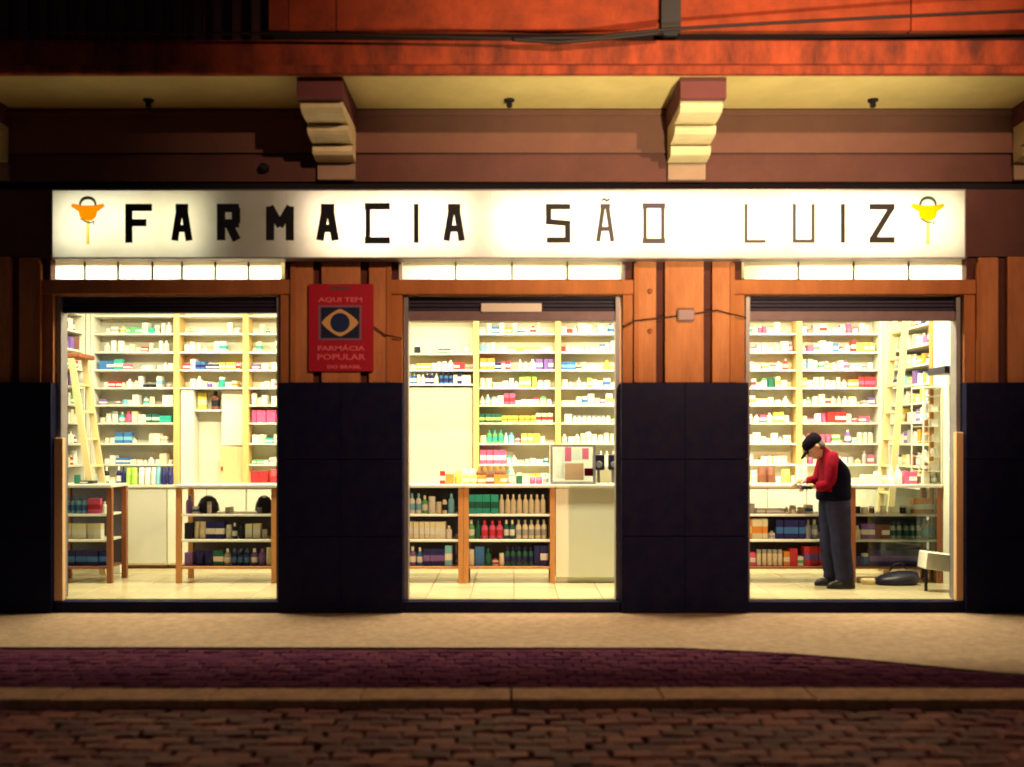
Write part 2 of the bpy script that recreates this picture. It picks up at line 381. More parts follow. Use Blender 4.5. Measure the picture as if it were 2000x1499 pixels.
# roller shutters
for k, ((a, b), zb) in enumerate(zip(DX, (2.60, 2.575, 2.575))):
    sh = empty('roller_shutter', (a+(b-a)/2, .12, zb)); sh.parent = B
    zz = ZL - .004; i = 0
    def sl(name, x0, x1, y0, y1, z0, z1, m, bb=0):
        mb = MB(); cx = a+(b-a)/2; mb.box(x0-cx, x1-cx, y0-.12, y1-.12, z0-zb, z1-zb, b=bb); return mb.build(name, M[m], sh)
    while zz > zb + .02:
        sl('slat', a+.05, b-.05, .10 + .008*(i % 2), .14, zz-.032, zz-.003, 'slat', .006); zz -= .033; i += 1
    zt = zz
    sl('backing_sheet', a+.05, b-.05, .1425, .15, zb, ZL-.005, 'dark')  # added unseen sheet, blocks light leaking between the slats
    sl('bottom_bar', a+.05, b-.05, .085, .145, zb-.075 if k else zb-.03, zt-.002, 'bar' if k else 'slat', .006)
    if k == 1:
        sl('pale_plate', X(940, 9.07), X(1058, 9.07), .06, .082, Z(610, 9.07), Z(593, 9.07), 'plate', .004)
    for s, xx in ((1, a), (-1, b)):
        sl('guide_rail', min(xx+s*.014, xx+s*.05), max(xx+s*.014, xx+s*.05), .06, .19, 0, ZL-.004, 'rail' if True else 'dark', .004)
# soffit fittings
for px in (290, 995, 1705):
    d = 8.72; x = X(px, d); mb = MB(); mb.lathe([(.045, 0), (.045, -.015), (.022, -.022), (.026, -.06), (.015, -.07)], n=12)
    o = mb.build('lamp_socket', M['dark'], None, (x, d-9, SO-.001), smooth=False)
    tag(o, {290: 'dark bare lamp socket on the shadowed soffit left of both corbels', 995: 'dark bare lamp socket on soffit midway between the two corbels', 1705: 'dark bare lamp socket on soffit right of the brightest corbel'}[px], 'lamp socket', 'lamp sockets under the balcony')
mb = MB(); mb.lathe([(.045, 0), (.04, .05), (.02, .07)], n=10); o = mb.build('wall_fitting', M['dark'], None, (X(517, 9), -.002, Z(330, 9))); o.rotation_euler = (R(90), 0, 0)
tag(o, 'small round dark fitting on the lower band above the sign', 'wall fitting')

# ------------------------------------------------------------------ cables on the facade
def cable(name, pts, r, label, group=None):
    P = []
    for (a, b) in zip(pts, pts[1:]):
        for i in range(6): t = i/6; P.append(Vector(a).lerp(Vector(b), t))
    P.append(Vector(pts[-1])); mb = MB(); mb.tube(P, r, 6); o = mb.build(name, M['cable'], None, smooth=True); tag(o, label, 'cable', group); return o
pp = lambda px, py, d: (X(px, d), d-9, Z(py, d))
cable('power_cable', [pp(-40, 62, 7.95), pp(520, 66, 7.98), pp(800, 72, 8.0), pp(1000, 76, 8.0), pp(1150, 74, 8.0), pp(1300, 58, 7.98), pp(1500, 46, 7.95), pp(1750, 33, 7.9), pp(2080, 18, 7.85)], .013, 'black power cable sagging across the red balcony front and rising past the drainpipe')
cable('power_cable', [pp(1000, 77, 7.99), pp(1040, 80, 8.0), pp(1090, 83, 8.0), pp(1200, 74, 8.0), pp(1295, 64, 7.98)], .017, 'short thick black cable loop hanging beside the drainpipe on the balcony front')
cable('thin_cable', [(X(732, 9), -.035, Z(640, 9)), (X(752, 9), -.035, Z(655, 9)), (X(786, 9), -.02, Z(662, 9))], .006, 'thin dark cable running from the red plaque towards the middle doorway')
cable('thin_cable', [(X(1216, 9), -.02, Z(640, 9)), (X(1240, 9), -.035, Z(628, 9)), (X(1330, 9), -.035, Z(618, 9)), (X(1400, 9), -.035, Z(608, 9)), (X(1456, 9), -.02, Z(622, 9))], .006, 'thin dark cable crossing the pier with the junction box')
jb = empty('junction_box', (X(1338, 9), -.02, Z(617, 9))); tag(jb, 'small grey purple junction box on the pier between middle and right doorways', 'junction box')
mb = MB(); mb.box(-.075, .075, -.04, .0, -.055, .055, b=.008); mb.build('box_body', M['bar'], jb)
mb = MB(); mb.box(-.065, .065, -.048, -.0402, -.045, .045, b=.005); mb.build('box_lid', mat('box_lid', (.30, .19, .22), .5), jb)
for k, py in enumerate((570, 648)):
    mb = MB(); mb.lathe([(.022, 0), (.022, .012), (.012, .022)], n=10); o = mb.build('wall_bolt', M['bwood'], None, (X(1269, 9), -.014, Z(py, 9))); o.rotation_euler = (R(90), 0, 0)
    tag(o, ('upper' if k == 0 else 'lower') + ' of two rusty bolts on the pier beside the middle doorway', 'bolt', 'rusty bolts on the pier')

# ------------------------------------------------------------------ sign
SG = empty('shop_sign', (-.03, -.16, 3.017)); tag(SG, 'long white backlit pharmacy sign with black block lettering across all three doorways', 'sign')
D = 8.84; SX0, SX1 = X(103, D), X(1884, D); SZ0, SZ1 = Z(503, D), Z(373, D)
def sgp(name, mb, m, sub=None):
    o = mb.build(name, m, SG); o.matrix_parent_inverse = Matrix.Translation(-SG.location)
    if sub: o.parent = sub; o.matrix_parent_inverse = Matrix.Identity(4)
    return o
mb = MB()
mb.box(SX0-.008, SX1+.008, -.164, .0, SZ0-.012, SZ0, 0); mb.box(SX0-.008, SX1+.008, -.164, .0, SZ1, SZ1+.012, 0)
mb.box(SX0-.008, SX0, -.164, .0, SZ0, SZ1, 0); mb.box(SX1, SX1+.008, -.164, .0, SZ0, SZ1, 0); mb.box(SX0, SX1, -.006, -.001, SZ0, SZ1, 1)
sgp('sign_case', mb, [M['rail'], M['backp2']])
seams = [SX0, X(560, D), X(958, D), X(1440, D), SX1]
for a, b in zip(seams, seams[1:]):
    mb = MB(); mb.add([(a+.0005, -.16, SZ0), (b-.0005, -.16, SZ0), (b-.0005, -.16, SZ1), (a+.0005, -.16, SZ1)], [(0, 1, 2, 3)]); sgp('sign_face', mb, M['face'])
def seglight(p, q, pw, col):
    x0, x1 = X(p, D), X(q, D); o = area('sign_tube_light', ((x0+x1)/2, -.03, (SZ0+SZ1)/2), (R(90), 0, 0), x1-x0, .46, pw*(x1-x0), col)
    o.rotation_euler = (R(90), 0, 0)
G1 = (.80, 1.0, .70); G2 = (.93, 1, .74)
seglight(106, 392, 40, G1); seglight(606, 915, 60, G2); seglight(965, 1430, 60, G2); seglight(1436, 1790, 60, G2); seglight(1795, 1882, 44, G1)
GL = {'F': [(0,0,0,1),(0,1,1,1),(0,.52,.72,.52)], 'A': [(0,0,.36,1),(1,0,.64,1),(.30,1,.70,1),(.2,.34,.8,.34)], 'R': [(0,0,0,1),(0,1,.85,1),(.92,.96,.92,.56),(.85,.5,0,.5),(.45,.5,.92,.0)],
 'M': [(0,0,0,1),(1,0,1,1),(0,1,.5,.45),(1,1,.5,.45)], 'C': [(0,.04,0,.96),(0,1,1,1),(0,0,1,0)], 'I': [(.5,0,.5,1)], 'S': [(0,1,1,1),(0,.95,0,.58),(0,.55,1,.5),(1,.46,1,.05),(1,0,0.05,0)],
 'O': [(0,.04,0,.96),(1,.04,1,.96),(0,1,1,1),(0,0,1,0)], 'L': [(0,.03,0,1),(0,0,1,0)], 'U': [(0,.04,0,1),(1,.04,1,1),(0.0,0,1,0)], 'Z': [(0,1,1,1),(.97,.95,.03,.05),(0,0,1,0)]}
GL['Ã'] = GL['A'] + [(.3,1.17,.45,1.21),(.45,1.21,.6,1.15),(.6,1.15,.75,1.19)]
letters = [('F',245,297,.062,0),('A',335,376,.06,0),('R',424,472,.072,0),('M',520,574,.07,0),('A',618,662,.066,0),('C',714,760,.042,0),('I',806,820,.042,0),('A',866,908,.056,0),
 ('S',1066,1114,.048,0),('Ã',1164,1200,.038,1),('O',1256,1298,.032,1),('L',1454,1495,.026,1),('U',1548,1591,.029,1),('I',1640,1652,.036,0),('Z',1698,1747,.050,0)]  # stroke widths also copy how bloom thins the brightly lit letters
for ch, p, q, w, mi in letters:
    mb = MB(); x0, x1 = X(p, D)+w/2, X(q, D)-w/2; z0, z1 = Z(475, D)+w/2, Z(399, D)-w/2
    if ch == 'I': x0 = x1 = (X(p, D)+X(q, D))/2
    for k, (ax, az, bx, bz) in enumerate(GL[ch]):
        a = Vector((x0+(x1-x0)*ax, 0, z0+(z1-z0)*az)); b = Vector((x0+(x1-x0)*bx, 0, z0+(z1-z0)*bz)); ww = w
        if az > 1.05: ww = .016
        horiz = abs(b.z-a.z) < .02
        if w < .05 and ch in 'CO' and horiz: ww = w*1.35
        t = (b-a).normalized(); nrm = Vector((-t.z, 0, t.x))*ww/2; e = t*ww*(.5 if not (ch in 'AÃRZM' and not horiz) else .18)
        ps = [a-e+nrm, a-e-nrm, b+e-nrm, b+e+nrm]
        mb.prism([(v.x, v.z) for v in ps], -.166-.0006*k, -.1605)
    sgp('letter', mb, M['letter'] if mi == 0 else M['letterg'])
for k, cx in enumerate((172, 1812)):
    y = -.1608; em = MB(); cupm = MB()
    q = lambda dx, py: (X(cx+dx, D), Z(py, D))
    cupm.prism([q(-30, 398), q(-12, 402), q(12, 402), q(30, 398), q(33, 404), q(18, 414), q(16, 424), q(8, 431), q(-8, 431), q(-16, 424), q(-18, 414), q(-33, 404)], -.165, y)
    e = sgp('emblem_cup', cupm, M['gold'] if k == 0 else M['yell'])
    em.prism([q(-3, 431), q(3, 431), q(3, 478), q(-3, 478)], -.1645, y); sgp('emblem_stem', em, M['stem'])
    sn = MB(); pts = []
    for i in range(15):
        a = math.pi*(1.05 - i/14*1.1); pts.append((X(cx+15*math.cos(a), D), -.166, Z(400-13*math.sin(a), D)))
    sn.tube(pts, [.008+.006*math.sin(i/14*3.14) for i in range(15)], 6); sgp('emblem_snake', sn, M['snake'])
    sn = MB(); sn.tube([(X(cx+dx, D), -.166, Z(py, D)) for dx, py in ((-14, 428), (-4, 434), (6, 436), (13, 432), (10, 440))], .006, 6); sgp('emblem_snake', sn, M['snake'])

# ------------------------------------------------------------------ red plaque
PQ = empty('pharmacy_plaque', (X(666, 8.95), -.03, Z(728, 8.95))); tag(PQ, 'red wall plaque with a flag emblem between the first two doorways', 'plaque')
d = 8.95
def pqb(name, p, q, r_, s_, y0, y1, m, b=0):
    mb = MB(); o0 = PQ.location; mb.box(X(p, d)-o0.x, X(q, d)-o0.x, y0-o0.y, y1-o0.y, Z(s_, d)-o0.z, Z(r_, d)-o0.z, b=b); return mb.build(name, M[m], PQ)
pqb('plate', 603, 729, 555, 726, -.05, -.028, 'plaque', .005)
pqb('flag_border', 622, 706, 597, 665, -.0535, -.0502, 'flagrim'); pqb('flag_field', 627, 702, 601, 661, -.056, -.0537, 'flagblue')
def text(body, cx, cz, size, y, m, name, parent, off, wid=None):
    c = bpy.data.curves.new('t', 'FONT'); c.body = body; c.size = size; c.align_x = 'CENTER'; c.extrude = .0012; c.resolution_u = 2; c.offset = .0015
    o = bpy.data.objects.new('t', c); COL.objects.link(o); dg = bpy.context.evaluated_depsgraph_get(); me = bpy.data.meshes.new_from_object(o.evaluated_get(dg)); bpy.data.objects.remove(o)
    w = max(v.co.x for v in me.vertices) - min(v.co.x for v in me.vertices); k = (wid/w) if wid else 1
    for v in me.vertices: v.co = Vector((v.co.x*k, -v.co.z, v.co.y))
    me.materials.clear(); me.materials.append(m); ob = link(name, me, parent, Vector((cx, y, cz)) - off); return ob
mb = MB(); C0 = (X(664.5, d), Z(631, d)); o0 = PQ.location
el = []
for i in range(32):
    a = 2*math.pi*i/32; rx, rz = 36/F*d, 27/F*d; ca, sa = math.cos(a), math.sin(a); k = 1/(abs(ca)**1.25+abs(sa)**1.25)**(1/1.25)
    el.append((C0[0]+rx*ca*k-o0.x, C0[1]+rz*sa*k-o0.z))
mb.prism(el, -.0585-o0.y, -.0562-o0.y); mb.build('flag_diamond', M['flagy'], PQ)
mb = MB(); mb.prism([(C0[0]+19/F*d*math.cos(2*math.pi*i/28)-o0.x, C0[1]+19/F*d*math.sin(2*math.pi*i/28)-o0.z) for i in range(28)], -.0605-o0.y, -.0587-o0.y); mb.build('flag_disc', M['flagdisc'], PQ)
px2 = lambda w: w/F*d
text('AQUI TEM', X(665, d), Z(590, d), .055, -.052, M['plqtext'], 'plaque_text', PQ, o0, px2(86))
text('FARMÁCIA', X(666, d), Z(685, d), .056, -.052, M['plqtext'], 'plaque_text', PQ, o0, px2(92))
text('POPULAR', X(666, d), Z(703, d), .07, -.052, M['plqtext'], 'plaque_text', PQ, o0, px2(94))
text('DO BRASIL', X(672, d), Z(720, d), .04, -.052, M['plqtext'], 'plaque_text', PQ, o0, px2(66))
pqb('plaque_hanger', 645, 682, 560, 566, -.0535, -.0502, 'plqdark', .001)

# ------------------------------------------------------------------ shop interior shell
ID0, IDB = .30, 2.85
struct(box('wall_back', -5.3, 4.9, IDB, IDB+.1, 0, 3.3, M['wallw']))
struct(box('wall_left', -5.4, -5.2, .30, IDB, 0, 3.3, M['wallw']))
struct(box('wall_right', 4.75, 4.95, .30, IDB, 0, 3.3, M['wallw']))
struct(box('ceiling', -5.4, 4.95, .302, IDB+.1, 3.3, 3.4, M['wallw']))
struct(box('partition', 4.30, 4.74, .45, 1.34, 0, 3.3, M['wallw']))
mb = MB(); mb.box(-5.2, 4.75, .121, IDB, -.12, -.006); floor = struct(mb.build('floor', M['grout']))
tm = MB(); tm.box(-.197, .197, -.197, .197, -.008, 0, b=.002); tm = tm.mesh('tile', M['tile'])
tm2 = MB(); tm2.box(-.197, .197, -.197, .197, -.008, 0, b=.002); tm2 = tm2.mesh('tile', mat('beige_floor_tile_dark', (.54, .44, .27), .25, .2, 3, .03, 20))
for i in range(24):
    for j in range(6):
        x, y = -4.98+.4*i, .33+.4*j
        if x < 4.6: link('tile', random.choice([tm, tm, tm2]), floor, (x, y, random.uniform(0, .0006)))

# ------------------------------------------------------------------ shelving
LEV = [616, 651, 687, 722, 757, 791, 826, 866, 907, 945]
SD = 11.5; SY = SD-9; SYB = SY+.21
LZ = [Z(p, SD) for p in LEV]
ORD = ['first', 'second', 'third', 'fourth', 'fifth', 'sixth', 'seventh', 'eighth', 'ninth', 'tenth', 'eleventh', 'twelfth', '13th', '14th', '15th', '16th', '17th', '18th', '19th', '20th', '21st', '22nd', '23rd', '24th', '25th', '26th', '27th', '28th', '29th', '30th']
def thing_box(root, name, x0, x1, y0, y1, z0, z1, m, b=0.0):
    mb = MB(); o = root.location; mb.box(x0-o.x, x1-o.x, y0-o.y, y1-o.y, z0-o.z, z1-o.z, b=b); return mb.build(name, M[m], root)
def shelf_unit(xa, xb, levels, label, zbot=.93, post='ypost', back='wallw'):
    u = empty('shelf_unit', ((xa+xb)/2, SY+.15, zbot)); tag(u, label, 'shelving', 'tall white shelving bays along the back wall')
    thing_box(u, 'back_panel', xa, xb, SYB-.012, SYB, zbot, 3.2, back)
    for xx in (xa, xb-.032): thing_box(u, 'upright', xx, xx+.032, SY-.01, SYB-.013, zbot, 3.2, 'white' if (xx == xa and abs(xa - X(178, SD)) < .01) or abs(xb - X(1722, SD)) < .01 and xx != xa else post, .004)
    for z in levels: thing_box(u, 'shelf_board', xa+.033, xb-.033, SY, SYB-.014, z-.022, z, 'white', .002)
    return u
bays = {
 'L1': (X(178, SD), X(345, SD), 'tall white shelving bay just behind the brown ladder'),
 'N': (X(345, SD), X(480, SD), 'white shelving bay whose lower half is an open niche'),
 'L3': (X(480, SD), X(628, SD), 'white shelving bay partly hidden by the plaque pier'),
 'M0': (X(760, SD), X(930, SD), 'white shelving bay with the blank panel below blue boxes'),
 'M1': (X(930, SD), X(1090, SD), 'crowded shelving bay straight behind the counter clutter in middle doorway'),
 'M2': (X(1090, SD), X(1270, SD), 'pale shelving bay above the picture case in middle doorway'),
 'R1': (X(1400, SD), X(1561, SD), 'shelving bay behind the capped customer’s face'),
 'R2': (X(1561, SD), X(1722, SD), 'shelving bay behind the capped customer’s back')}
for k, (a, b, lab) in bays.items():
    if k == 'N': shelf_unit(a, b, LZ[:5], lab)
    elif k == 'M0': shelf_unit(a, b, [Z(690, SD), Z(722, SD), Z(750, SD), Z(616, SD)], lab)
    else: shelf_unit(a, b, LZ[:-1], lab, back='backp' if k == 'L1' else 'wallw')
# blank panels
thing_box(bpy.data.objects['shelf_unit.003'] if 'shelf_unit.003' in bpy.data.objects else SG, 'blank_panel', X(762, SD)+.06, X(926, SD)-.02, SY+.03, SY+.05, .935, Z(752, SD)-.03, 'panelc')
nu = bpy.data.objects['shelf_unit.001']
thing_box(nu, 'niche_shelf', X(377, SD), X(428, SD), SY+.05, SYB-.015, Z(800, SD)-.022, Z(800, SD), 'white')
thing_box(nu, 'niche_side', X(352, SD), X(377, SD), SY+.02, SYB-.015, .935, Z(757, SD)-.03, 'white')
thing_box(nu, 'niche_door', X(429, SD), X(475, SD), SY+.03, SY+.055, .935, Z(873, SD), 'pwood', .004)
thing_box(nu, 'niche_door', X(429, SD), X(475, SD), SY+.08, SY+.10, Z(871, SD), Z(757, SD)-.03, 'white', .004)
thing_box(nu, 'door_knob', X(431, SD), X(434, SD), SY+.01, SY+.029, Z(920, SD), Z(912, SD), 'bwood')
# base cabinets along the back wall
base = [(-4.9, -3.83), (-3.83, -2.95), (-2.95, -2.0), (-2.0, -1.2), (-1.2, -.40), (-.40, .52), (.52, 1.5), (1.5, 2.4), (2.4, 3.27), (3.27, 4.2)]
blab = ['behind the counter gap in the left doorway', 'below the open niche', 'behind the plaque pier', 'at the middle doorway’s near jamb', 'below the blank panel', 'behind the counter clutter', 'behind the picture case', 'behind the junction box pier', 'behind the customer’s hands', 'behind the customer’s back']
for (a, b), lb in zip(base, blab):
    u = empty('base_cabinet', ((a+b)/2, 2.45, 0)); tag(u, 'low white base cabinet ' + lb, 'cabinet', 'low white base cabinets along back wall')
    thing_box(u, 'carcass', a+.002, b-.002, 2.27, IDB-.005, .04, .90, 'white'); thing_box(u, 'worktop', a, b, 2.24, IDB-.004, .902, .93, 'ctop', .003)
    mid = (a+b)/2
    for p, q in ((a+.01, mid-.003), (mid+.003, b-.01)): thing_box(u, 'door', p, q, 2.252, 2.268, .06, .88, 'backp' if lb.startswith('behind the counter gap') else 'wallw', .003)
    thing_box(u, 'kickboard', a+.01, b-.01, 2.30, 2.32, 0, .039, 'bwood')

# ------------------------------------------------------------------ goods
cache = {}
def goods_mesh(kind, c, c2, cap=None):
    key = (kind, c, c2)
    if key in cache: return cache[key]
    mb = MB()
    if kind == 'medicine_box':       # unit carton with a printed band
        zs = (0, .28, .62, 1)
        for (z0, z1), mi in zip(zip(zs, zs[1:]), (0, 1, 0)):
            mb.add([(-.5, -.5, z0), (.5, -.5, z0), (.5, .5, z0), (-.5, .5, z0), (-.5, -.5, z1), (.5, -.5, z1), (.5, .5, z1), (-.5, .5, z1)],
                   [(0, 1, 5, 4), (1, 2, 6, 5), (2, 3, 7, 6), (3, 0, 4, 7)], mi)
        mb.add([(-.5, -.5, 1), (.5, -.5, 1), (.5, .5, 1), (-.5, .5, 1), (-.5, -.5, 0), (.5, -.5, 0), (.5, .5, 0), (-.5, .5, 0)], [(0, 1, 2, 3), (7, 6, 5, 4)], 0)
    elif kind == 'bottle':
        mb.lathe([(.42, 0), (.48, .03), (.48, .62), (.38, .72), (.18, .78)], n=10, mi=0); mb.lathe([(.21, .78), (.21, .98), (.17, 1)], n=10, mi=1)
        mb.lathe([(.49, .18), (.49, .5)], n=10, mi=1)
    elif kind == 'jar':
        mb.lathe([(.44, 0), (.49, .05), (.49, .70), (.42, .76)], n=10, mi=0); mb.lathe([(.47, .76), (.47, .98), (.43, 1)], n=10, mi=1)
    elif kind == 'packet':           # soft pouch, pinched at the top
        mb.loft([((0, 0, 0), (.42, 0, 0), (0, .40, 0)), ((0, 0, .08), (.49, 0, 0), (0, .47, 0)), ((0, 0, .55), (.48, 0, 0), (0, .42, 0)), ((0, 0, .88), (.46, 0, 0), (0, .14, 0)), ((0, 0, 1), (.45, 0, 0), (0, .04, 0))], n=12)
    me = mb.mesh(kind, [PM[c], PM[c2]], smooth=False); cache[key] = me; return me
counts = {}
def put(kind, x, y, z, w, dp, h, c, c2, label, group, rot=0):
    o = link(kind, goods_mesh(kind, c, c2), None, (x, y, z)); o.scale = (w, dp, h); o.rotation_euler[2] = rot
    tag(o, label, {'medicine_box': 'medicine box', 'bottle': 'bottle', 'jar': 'jar', 'packet': 'packet'}[kind], group); counts[kind] = counts.get(kind, 0)+1
    return o
def row(px0, px1, py, d, marks, place, gap=.0, hmax=.15, pal=('white', 'white', 'white', 'cream', 'white', 'cream'), kinds=('medicine_box', 'medicine_box', 'jar', 'bottle', 'packet'), z=None, wr=(.045, .085), empt=.12, group=None, seed=0, dep=(.07, .11)):
    """one shelf's goods from px0 to px1 (as seen from the street) on the shelf at depth d"""
    rnd = random.Random(seed or int(px0*7+py)); x = X(px0, d); x1 = X(px1, d); z = Z(py, d) if z is None else z; items = []
    while x < x1 - .035:
        px = 1000 + (x+.03)/d*F; mk = None
        for m in marks:
            if m[0] <= px <= m[1]: mk = m; break
        if mk is None and rnd.random() < empt: x += rnd.uniform(.03, .09); continue
        w = rnd.uniform(*wr); h = min(hmax, rnd.uniform(.045, .13)); c = rnd.choice(pal); kind = rnd.choice(kinds)
        c2 = rnd.choice(('grey', 'cream', 'white', 'white', 'white', 'cream', 'white', 'cream')) if rnd.random() < .72 else rnd.choice(('sky blue', 'pink', 'yellow', 'teal', 'red', 'blue', 'orange', 'green'))
        if mk:
            c = mk[2]; kind = mk[3] if len(mk) > 3 else kind; h = min(hmax, mk[4] if len(mk) > 4 else rnd.uniform(.08, .12)); w = mk[5] if len(mk) > 5 else w
            c2 = mk[6] if len(mk) > 6 else rnd.choice((c, 'white', 'white'))
        if kind in ('bottle', 'jar'): w = min(w, .075); dp = w
        else: dp = rnd.uniform(*dep)
        if x + w > x1 + .01: break
        items.append((kind, x+w/2, w, dp, h, c, c2, rnd.uniform(-.12, .12), rnd.uniform(0, .02))); x += w + rnd.uniform(.001, .008) + gap
    for i, (kind, xc, w, dp, h, c, c2, rot, back) in enumerate(items):
        kn = kind.replace('_', ' ')
        size = 'tall' if h > .115 else ('low' if h < .065 else 'small')
        put(kind, xc, d-9+.03+dp/2+back, z+.0005, w, dp, h, c, c2, f"{size} {c} {kn}, {ORD[i] if i < len(ORD) else str(i+1)+'th'} along {place}", group or 'medicines on the back wall shelves', rot)
SF = ['top', 'second', 'third', 'fourth', 'fifth', 'sixth', 'seventh', 'eighth', 'ninth', 'tenth']
def bayrow(a, b, lvl, marks, bay, **k):
    row(a, b, LEV[lvl], SD, marks, f"{SF[lvl-1] if lvl else 'hidden top'} shelf, {bay}", **k)
mb_ = 'medicine_box'
bn = 'bay behind the ladder'
for lvl, mk in ((1, [(245, 275, 'green', mb_, .07), (288, 305, 'teal', mb_, .06), (318, 330, 'white', 'bottle', .13)]),
    (2, [(215, 240, 'white', 'packet', .13), (270, 282, 'red', mb_, .06)]),
    (3, [(192, 210, 'blue', mb_, .10), (211, 236, 'teal', mb_, .12), (238, 252, 'pink', mb_, .06)]),
    (4, [(182, 192, 'red', mb_, .05), (214, 235, 'red', mb_, .07), (275, 300, 'black', mb_, .035)]),
    (5, [(187, 207, 'violet', mb_, .06), (235, 250, 'sky blue', 'jar', .06), (282, 292, 'red', 'jar', .05), (318, 340, 'white', mb_, .11)]),
    (6, [(226, 238, 'teal', 'bottle', .12), (239, 248, 'pink', 'bottle', .13), (285, 300, 'dark green', mb_, .10), (301, 332, 'teal', mb_, .08)]),
    (7, [(220, 258, 'blue', mb_, .12, .09, 'sky blue')]), (8, [(224, 252, 'blue', mb_, .07)])):
    bayrow(190, 336, lvl, mk, bn, empt=.22, hmax=.16 if lvl < 6 else .18)
row(186, 338, 944, 11.3, [(190, 200, 'white', 'bottle', .17), (201, 208, 'black', 'bottle', .2), (209, 215, 'yellow', 'bottle', .18), (216, 224, 'black', 'bottle', .2), (225, 238, 'navy', 'bottle', .2), (239, 268, 'lime', 'packet', .19), (269, 298, 'white', 'packet', .19), (299, 312, 'sky blue', 'packet', .2), (313, 340, 'navy', 'packet', .19)], 'worktop behind the ladder', z=.931, wr=(.045, .07), hmax=.21, empt=0, group='tall toiletries standing on the worktop')
bn = 'bay over the niche'
for lvl, mk in ((1, []), (2, []), (3, [(353, 373, 'red', mb_, .07), (380, 401, 'blue', mb_, .09, .05, 'navy'), (402, 424, 'navy', mb_, .06), (430, 455, 'yellow', mb_, .08)]),
    (4, [(378, 392, 'white', 'bottle', .13), (398, 410, 'violet', 'jar', .06), (424, 441, 'teal', 'jar', .12)])):
    bayrow(355, 470, lvl, mk, bn, empt=.18 if lvl > 2 else .45)
put(mb_, X(388, SD), SY+.16, Z(800, SD)+.001, .10, .08, .19, 'yellow', 'cream', 'tall yellow box standing on the small niche shelf', None)
put('bottle', X(414, SD), SY+.14, Z(800, SD)+.001, .10, .10, .21, 'brown', 'black', 'dark brown bottle standing on the small niche shelf', None)
bn = 'bay beside the plaque pier'
for lvl, mk in ((1, []), (2, []), (3, [(487, 500, 'violet', mb_, .06)]), (4, []), (5, []), (6, [(484, 560, 'pink', mb_, .14, .05, 'pink')]), (7, [(514, 534, 'teal', mb_, .06)]), (8, [(490, 510, 'green', mb_, .05)])):
    bayrow(490, 575, lvl, mk, bn, empt=.2)
row(488, 570, 944, 11.3, [(488, 522, 'red', mb_, .15, .09, 'red'), (523, 570, 'red', 'packet', .17, .1)], 'worktop beside the plaque pier', z=.931, hmax=.2, empt=0)
bn = 'bay over the blank panel'
row(800, 920, 690, SD, [(810, 822, 'black', 'jar', .1), (858, 880, 'dark green', mb_, .05), (905, 920, 'grey', 'bottle', .16)], 'top shelf, ' + bn, empt=.7)
row(795, 920, 722, SD, [(795, 810, 'grey', mb_, .06), (811, 845, 'yellow', mb_, .07), (880, 912, 'red', mb_, .08)], 'second shelf, ' + bn, empt=.1)
row(795, 920, 750, SD, [(795, 818, 'blue', 'bottle', .13, .05, 'white'), (819, 830, 'white', 'bottle', .12), (831, 850, 'navy', 'bottle', .13, .05, 'white'), (851, 858, 'white', 'bottle', .12), (859, 890, 'blue', 'bottle', .13, .05, 'navy'), (891, 905, 'navy', mb_, .13), (906, 920, 'white', mb_, .1)], 'third shelf, ' + bn, empt=0, wr=(.04, .055))
bn = 'bay behind the counter clutter'
for lvl, mk in ((1, [(938, 950, 'grey', mb_, .07), (965, 978, 'blue', mb_, .08), (982, 992, 'orange', mb_, .07)]),
    (2, [(940, 960, 'sky blue', 'bottle', .1), (993, 1050, 'yellow', mb_, .05, .09), (1051, 1080, 'cream', mb_, .06)]),
    (3, [(930, 957, 'orange', mb_, .13), (960, 978, 'navy', mb_, .08), (986, 998, 'red', mb_, .1), (1052, 1082, 'violet', mb_, .12)]),
    (4, [(955, 975, 'grey', mb_, .06), (1018, 1050, 'lime', mb_, .12)]),
    (5, [(937, 945, 'grey', 'bottle', .1), (948, 960, 'sky blue', 'bottle', .12), (981, 1006, 'pink', mb_, .13, .06, 'red')]),
    (6, [(935, 978, 'dark green', mb_, .1, .06, 'yellow'), (979, 1050, 'yellow', mb_, .08, .06, 'orange'), (1051, 1082, 'cream', mb_, .11, .06, 'red')]),
    (7, [(945, 982, 'green', 'bottle', .15, .06, 'teal'), (983, 1005, 'sky blue', 'bottle', .12), (1018, 1060, 'yellow', mb_, .11)]),
    (8, [(937, 990, 'pink', mb_, .16, .07, 'white')])):
    bayrow(937, 1080, lvl, mk, bn, empt=.03, hmax=.17)
row(935, 1080, 944, 11.3, [(935, 985, 'red', mb_, .12, .07, 'white'), (1020, 1060, 'yellow', mb_, .12)], 'worktop behind the counter clutter', z=.931, empt=0, hmax=.15)
bn = 'bay above the picture case'
for lvl, mk in ((1, [(1105, 1118, 'red', mb_, .05)]), (2, [(1096, 1110, 'red', mb_, .06), (1120, 1170, 'cream', mb_, .06)]), (3, [(1095, 1130, 'blue', mb_, .09, .05, 'sky blue'), (1180, 1195, 'yellow', 'bottle', .11)]),
    (4, [(1143, 1158, 'lime', mb_, .11)]), (5, [(1100, 1125, 'cream', mb_, .05)]), (6, [(1118, 1190, 'white', 'jar', .08, .05, 'grey'), (1150, 1172, 'black', 'jar', .1)]), (7, []), (8, [(1170, 1205, 'cream', 'bottle', .15)])):
    bayrow(1097, 1225, lvl, mk, bn, empt=.08, hmax=.16)
bn = 'bay left of the customer'
